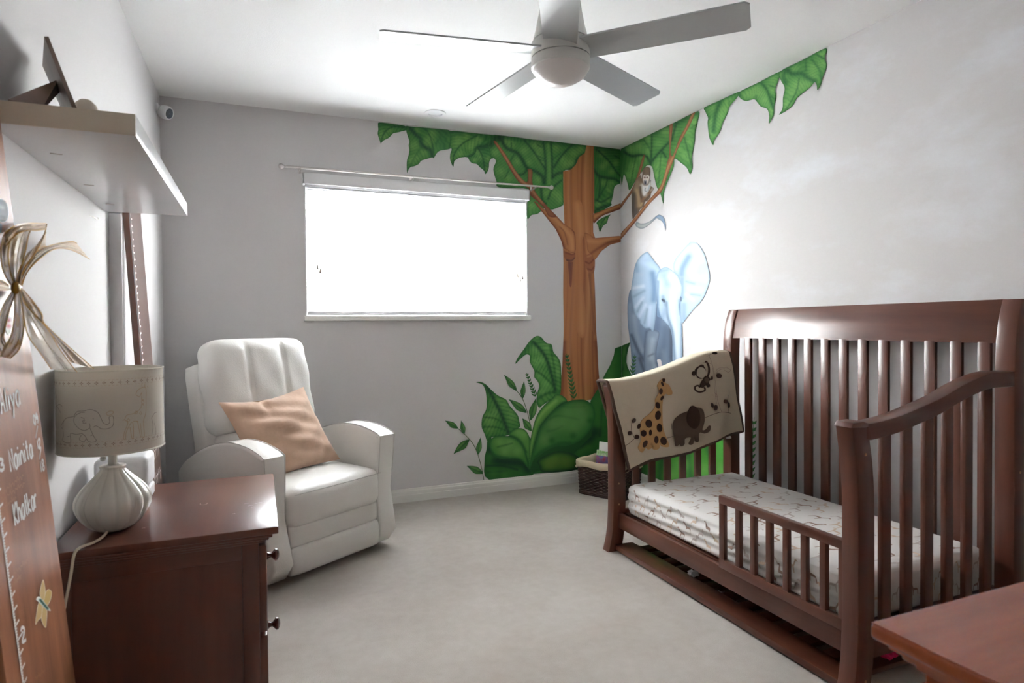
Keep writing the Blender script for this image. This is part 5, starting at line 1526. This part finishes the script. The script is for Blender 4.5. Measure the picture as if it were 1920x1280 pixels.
mf = felt('monkey_figure', '872,330 862,300 880,275 905,262 930,262 948,290 952,320 946,350 975,362 985,385 1005,350 1012,380 985,388 972,408 985,440 962,452 950,430 920,458 905,430 920,395 932,372 905,378 880,360', M_SPOT, .005)
felt('face', '880,300 900,275 925,278 945,300 948,335 925,368 895,362 878,340', M_CREAMFELT, .0075, par=mf)
felt('ear', ell(852, 330, 18, 20), M_SPOT, .005, par=mf); felt('ear', ell(918, 266, 18, 14), M_SPOT, .0055, par=mf)
felt('belly', ell(952, 388, 20, 24), M_GREYFAB, .0078, par=mf)
for cx, cy, rx, ry, ro in ((1080, 352, 26, 22, .1), (1035, 150, 24, 11, 0), (1133, 580, 20, 17, .2), (1163, 612, 13, 26, -.1), (1013, 612, 11, 22, -.2), (1043, 634, 15, 24, .2), (330, 752, 14, 22, .6), (290, 862, 19, 18, 0), (353, 895, 18, 20, .6)):
    felt('leaf_figure', ell(cx, cy, rx, ry, ro), M_SPOT, .005)
def stitch(name, lines, wd, m):
    for s in lines:
        strokes_flat([smooth_path(Z('Q', s), 4)], wd/4.74, on_blk(.004)).obj(name, m, bk, 0)
stitch('monkey_limbs', ['960,365 975,320 975,270 960,232 945,225'], 17, M_SPOT)
stitch('monkey_tail', ['935,450 940,480 900,495 870,480 865,450 890,438 905,455'], 14, M_SPOT)
stitch('branch_stitching', ['945,725 1010,698 1090,672 1190,685', '232,975 280,955 340,905', '600,903 660,885', '470,900 500,905', '310,740 305,830 330,900', '650,770 642,825', '1155,520 1150,570', '1160,640 1155,680'], 4, M_SPOT)
stitch('tree_stitching', ['980,170 1010,260 1040,400 1060,560 1090,670', '960,180 1000,160', '900,240 960,235 1010,250', '1045,310 1075,285 1125,280', '1050,325 1090,298 1130,290', '1010,280 1030,420 1050,600', '1030,500 1050,515 1060,540', '1130,300 1160,320 1180,300 1150,280 1125,285'], 3, M_GIR1)
stitch('face_stitching', ['605,455 615,460', '640,508 655,512', '892,325 902,322', '915,308 925,304', '910,345 925,342 935,335'], 4, M_SPOT)
felt('care_tag', '1140,895 1190,888 1196,908 1150,915', M_WHITE, -.004, False)

# ================================================================== basket and books
A0 = np.array([2.470, -.255]); e1 = np.array([.452, -.892]); e2 = np.array([.892, .452])
L1, L2, BH = .37, .27, .205
def per(n, inset=0.0, rr=.05):
    a, b = L1/2-inset, L2/2-inset
    pts = []
    for k in range(4):
        sx, sy = ((1, 1), (-1, 1), (-1, -1), (1, -1))[k]
        for t in np.linspace(0, math.pi/2, 8):
            ang = t+k*math.pi/2
            pts.append((sx*(a-rr)+rr*math.cos(ang), sy*(b-rr)+rr*math.sin(ang)))
    P = np.array(pts)
    P = np.vstack([P, P[:1]])
    s = np.concatenate([[0], np.cumsum(np.linalg.norm(np.diff(P, axis=0), axis=1))])
    t = np.linspace(0, s[-1], n, endpoint=False)
    return np.stack([np.interp(t, s, P[:, 0]), np.interp(t, s, P[:, 1])], 1)
BC = A0+e1*L1/2+e2*L2/2
def bxy(P, z, fl=1.0):
    sc2 = .93+.07*z/BH*fl
    return np.array([np.append(BC+e1*p[0]*sc2+e2*p[1]*sc2, z) for p in P])
bsk = root('wicker_basket', (BC[0], BC[1], 0), 'dark wicker basket with a cream canvas liner in the corner behind the crib', 'basket')
nst_ = 44
wv = MB()
NP = nst_*6
base_p = per(NP)
cen = base_p/np.linalg.norm(base_p, axis=1)[:, None]
for r in range(17):
    z = .012+r*.0113
    off = .0042*np.sin(np.arange(NP)/6*math.pi+(r % 2)*math.pi)
    P = base_p+cen*off[:, None]
    ring = bxy(P, z)
    wv.add(tube(np.vstack([ring, ring[:1]]), .0056, 5, False))
tag(wv.obj('woven_strands', M_WICKER, bsk, 1.2), kind='stuff')
sv = MB()
for p in per(nst_):
    sv.add(tube(bxy([p], .004).tolist()+bxy([p], BH).tolist(), .0035, 5))
tag(sv.obj('upright_stakes', mat('wicker_light', (92, 56, 42), .5), bsk), kind='stuff')
br = MB()
for z, rr in ((.006, .0075), (.016, .006)):
    ring = bxy(per(80, -.004), z)
    br.add(tube(np.vstack([ring, ring[:1]]), rr, 6, False))
br.obj('base_rim', M_WICKER, bsk, 1.2)
pp = per(72, .012)
Vb = np.vstack([bxy(pp, .006), bxy(pp*.02, .006)])
mk('bottom', Vb, [[i, (i+1) % 72, 72+(i+1) % 72, 72+i] for i in range(72)], M_WICKER, bsk)
rings = []
for ins, z, wob in ((.022, .03, 0), (.020, .14, .003), (.014, BH+.012, .003), (.004, BH+.024, .003), (-.010, BH+.020, .003), (-.013, BH+.004, .004), (-.011, BH-.018, .004)):
    P = per(96, ins)
    th = np.arange(96)/96*2*math.pi
    P = P*(1+wob*np.sin(th*9)[:, None]*2)
    R3 = bxy(P, min(z, BH+.02)); R3[:, 2] = z+wob*np.sin(th*7)
    rings.append(R3)
Vr = np.vstack(rings)
mk('canvas_liner', Vr, [[i*96+j, i*96+(j+1) % 96, (i+1)*96+(j+1) % 96, (i+1)*96+j] for i in range(len(rings)-1) for j in range(96)], M_LINER, bsk, 1.2)
tie = bxy([(-L1/2-.012, -L2/2+.03)], BH-.03)[0]
v, f = sphere(tie, .009, 8, (1, 1, 1.2)); mk('liner_tie', v, f, M_LINER, bsk)

def book(name, along, across, w_, h_b, t_, z0, tilt, m, label, extra=None):
    o = np.append(BC+e1*along+e2*across, z0)
    n3 = np.append(-e2, 0); r3 = np.append(e1, 0); u3 = np.array([0, 0, 1.0])
    u3t = u3*math.cos(tilt)-n3*math.sin(tilt); n3t = n3*math.cos(tilt)+u3*math.sin(tilt)
    def T(V):
        V = np.asarray(V, float); return o+V[:, :1]*r3+V[:, 1:2]*n3t+V[:, 2:3]*u3t
    b = root(name, tuple(o), label, 'book', 'books in the wicker basket')
    V, F = rbox(-w_/2, w_/2, 0, t_, 0, h_b, .001); mk('cover', T(V), F, m, b)
    V, F = rbox(-w_/2+.003, w_/2+.0008, .002, t_-.002, .003, h_b+.0006, 0); mk('pages', T(V), F, M_TISSUE, b)
    if extra: extra(b, T, w_, h_b, t_)
    return b
def cover_art(b, T, w_, h_b, t_):
    V, F = rbox(-w_/2+.001, w_/2-.001, t_-.0005, t_+.0012, .0, h_b*.86, 0); mk('cover_picture', T(V), F, mat('book_picture', (190, 70, 80), .4, var=.001, col2=(90, 130, 200), vscale=30), b)
    V, F = rbox(-w_/2+.001, w_/2-.001, t_-.0005, t_+.0012, h_b*.86, h_b*.99, 0); mk('cover_picture', T(V), F, mat('book_green', (110, 190, 70), .4, var=.001, col2=(236, 244, 226), vscale=60), b)
book('picture_book', .00, .045, .24, .315, .012, .012, .10, M_WHITE, 'plain white book standing at the back of the basket')
book('picture_book', .00, .010, .24, .262, .010, .014, .12, mat('book_white', (0.8, 0.82, 0.82), .4), 'colourful picture book with a green top standing in the basket', cover_art)

# ================================================================== small things under the crib
def crumple(name, c, r, m, label, cat, sz):
    v, f = sphere((0, 0, 0), 1, 14)
    k = 1+.25*np.sin(v[:, 0]*5+v[:, 1]*3)+.18*np.sin(v[:, 1]*9-v[:, 2]*4)+.12*np.sin(v[:, 0]*13+v[:, 2]*7)
    v = v*k[:, None]*r*np.array(sz)
    v[:, 2] -= v[:, 2].min()
    tag(mk(name, v+np.array(c), f, m, None, .7), label, cat)
crumple('tissue', (2.245, -1.770, .030), .018, M_TISSUE, 'crumpled white tissue on the lower crib slats', 'tissue', (1, 1.2, .6))
crumple('tissue', (2.262, -1.925, .0), .020, M_TISSUE, 'flattened white tissue on the carpet under the crib', 'tissue', (1, 1.2, .45))
crumple('sock', (2.400, -2.560, .0305), .022, M_PINK, 'small bright pink crumpled sock under the crib', 'sock', (1.1, 1.1, .6))

# ================================================================== dresser beside the doorway
dr = root('dresser', (1.9, -3.68, 0), 'orange brown wooden dresser with a glossy top beside the crib', 'dresser')
DX0, DX1, DY0, DY1, DZ = 1.200, 2.55, -3.95, -3.427, .762
MB().add(rbox(DX0, DX1, DY0, DY1, DZ-.0195, DZ-.0005, .005, 3)).obj('top', M_DRS, dr)
MB().add(rbox(DX0+.0015, DX1-.0015, DY0+.0015, DY1-.0015, DZ-.001, DZ+.0005, 0)).obj('top_surface', M_DRTOP, dr)
mo = MB()
for o_, za, zb in ((.014, .732, .7425), (.024, .722, .7325), (.034, .712, .7225)):
    mo.add(rbox(DX0+o_, DX1-o_, DY0+o_*.3, DY1-o_, za, zb, .003))
mo.obj('cornice', M_DRS, dr)
MB().add(rbox(DX0+.04, DX1-.04, DY0+.012, DY1-.042, .03, .713, .004)).obj('carcass', M_DRS, dr)
for x in (DX0+.035, DX1-.075):
    for y in (DY0+.01, DY1-.08):
        MB().add(rbox(x, x+.04, y, y+.04, 0, .7, .003)).obj('leg_post', M_DRS, dr)
for i in range(2):
    for k in range(3):
        x0 = DX0+.09+i*.6; z0 = .06+k*.215
        d = MB().add(rbox(x0, x0+.57, DY1-.046, DY1-.030, z0, z0+.20, .005)).obj('drawer_front', M_DRS, dr)
        for kx in (.14, .43):
            v, f = lathe([(0.0115, 0), (0.008, 0.010), (0.0195, 0.028), (0.010, 0.039), (0.0005, 0.040)], 16)
            mk('knob', np.stack([v[:, 0]+x0+kx, v[:, 2]+DY1-.031, v[:, 1]+z0+.10], 1), f, M_KNOB, d)
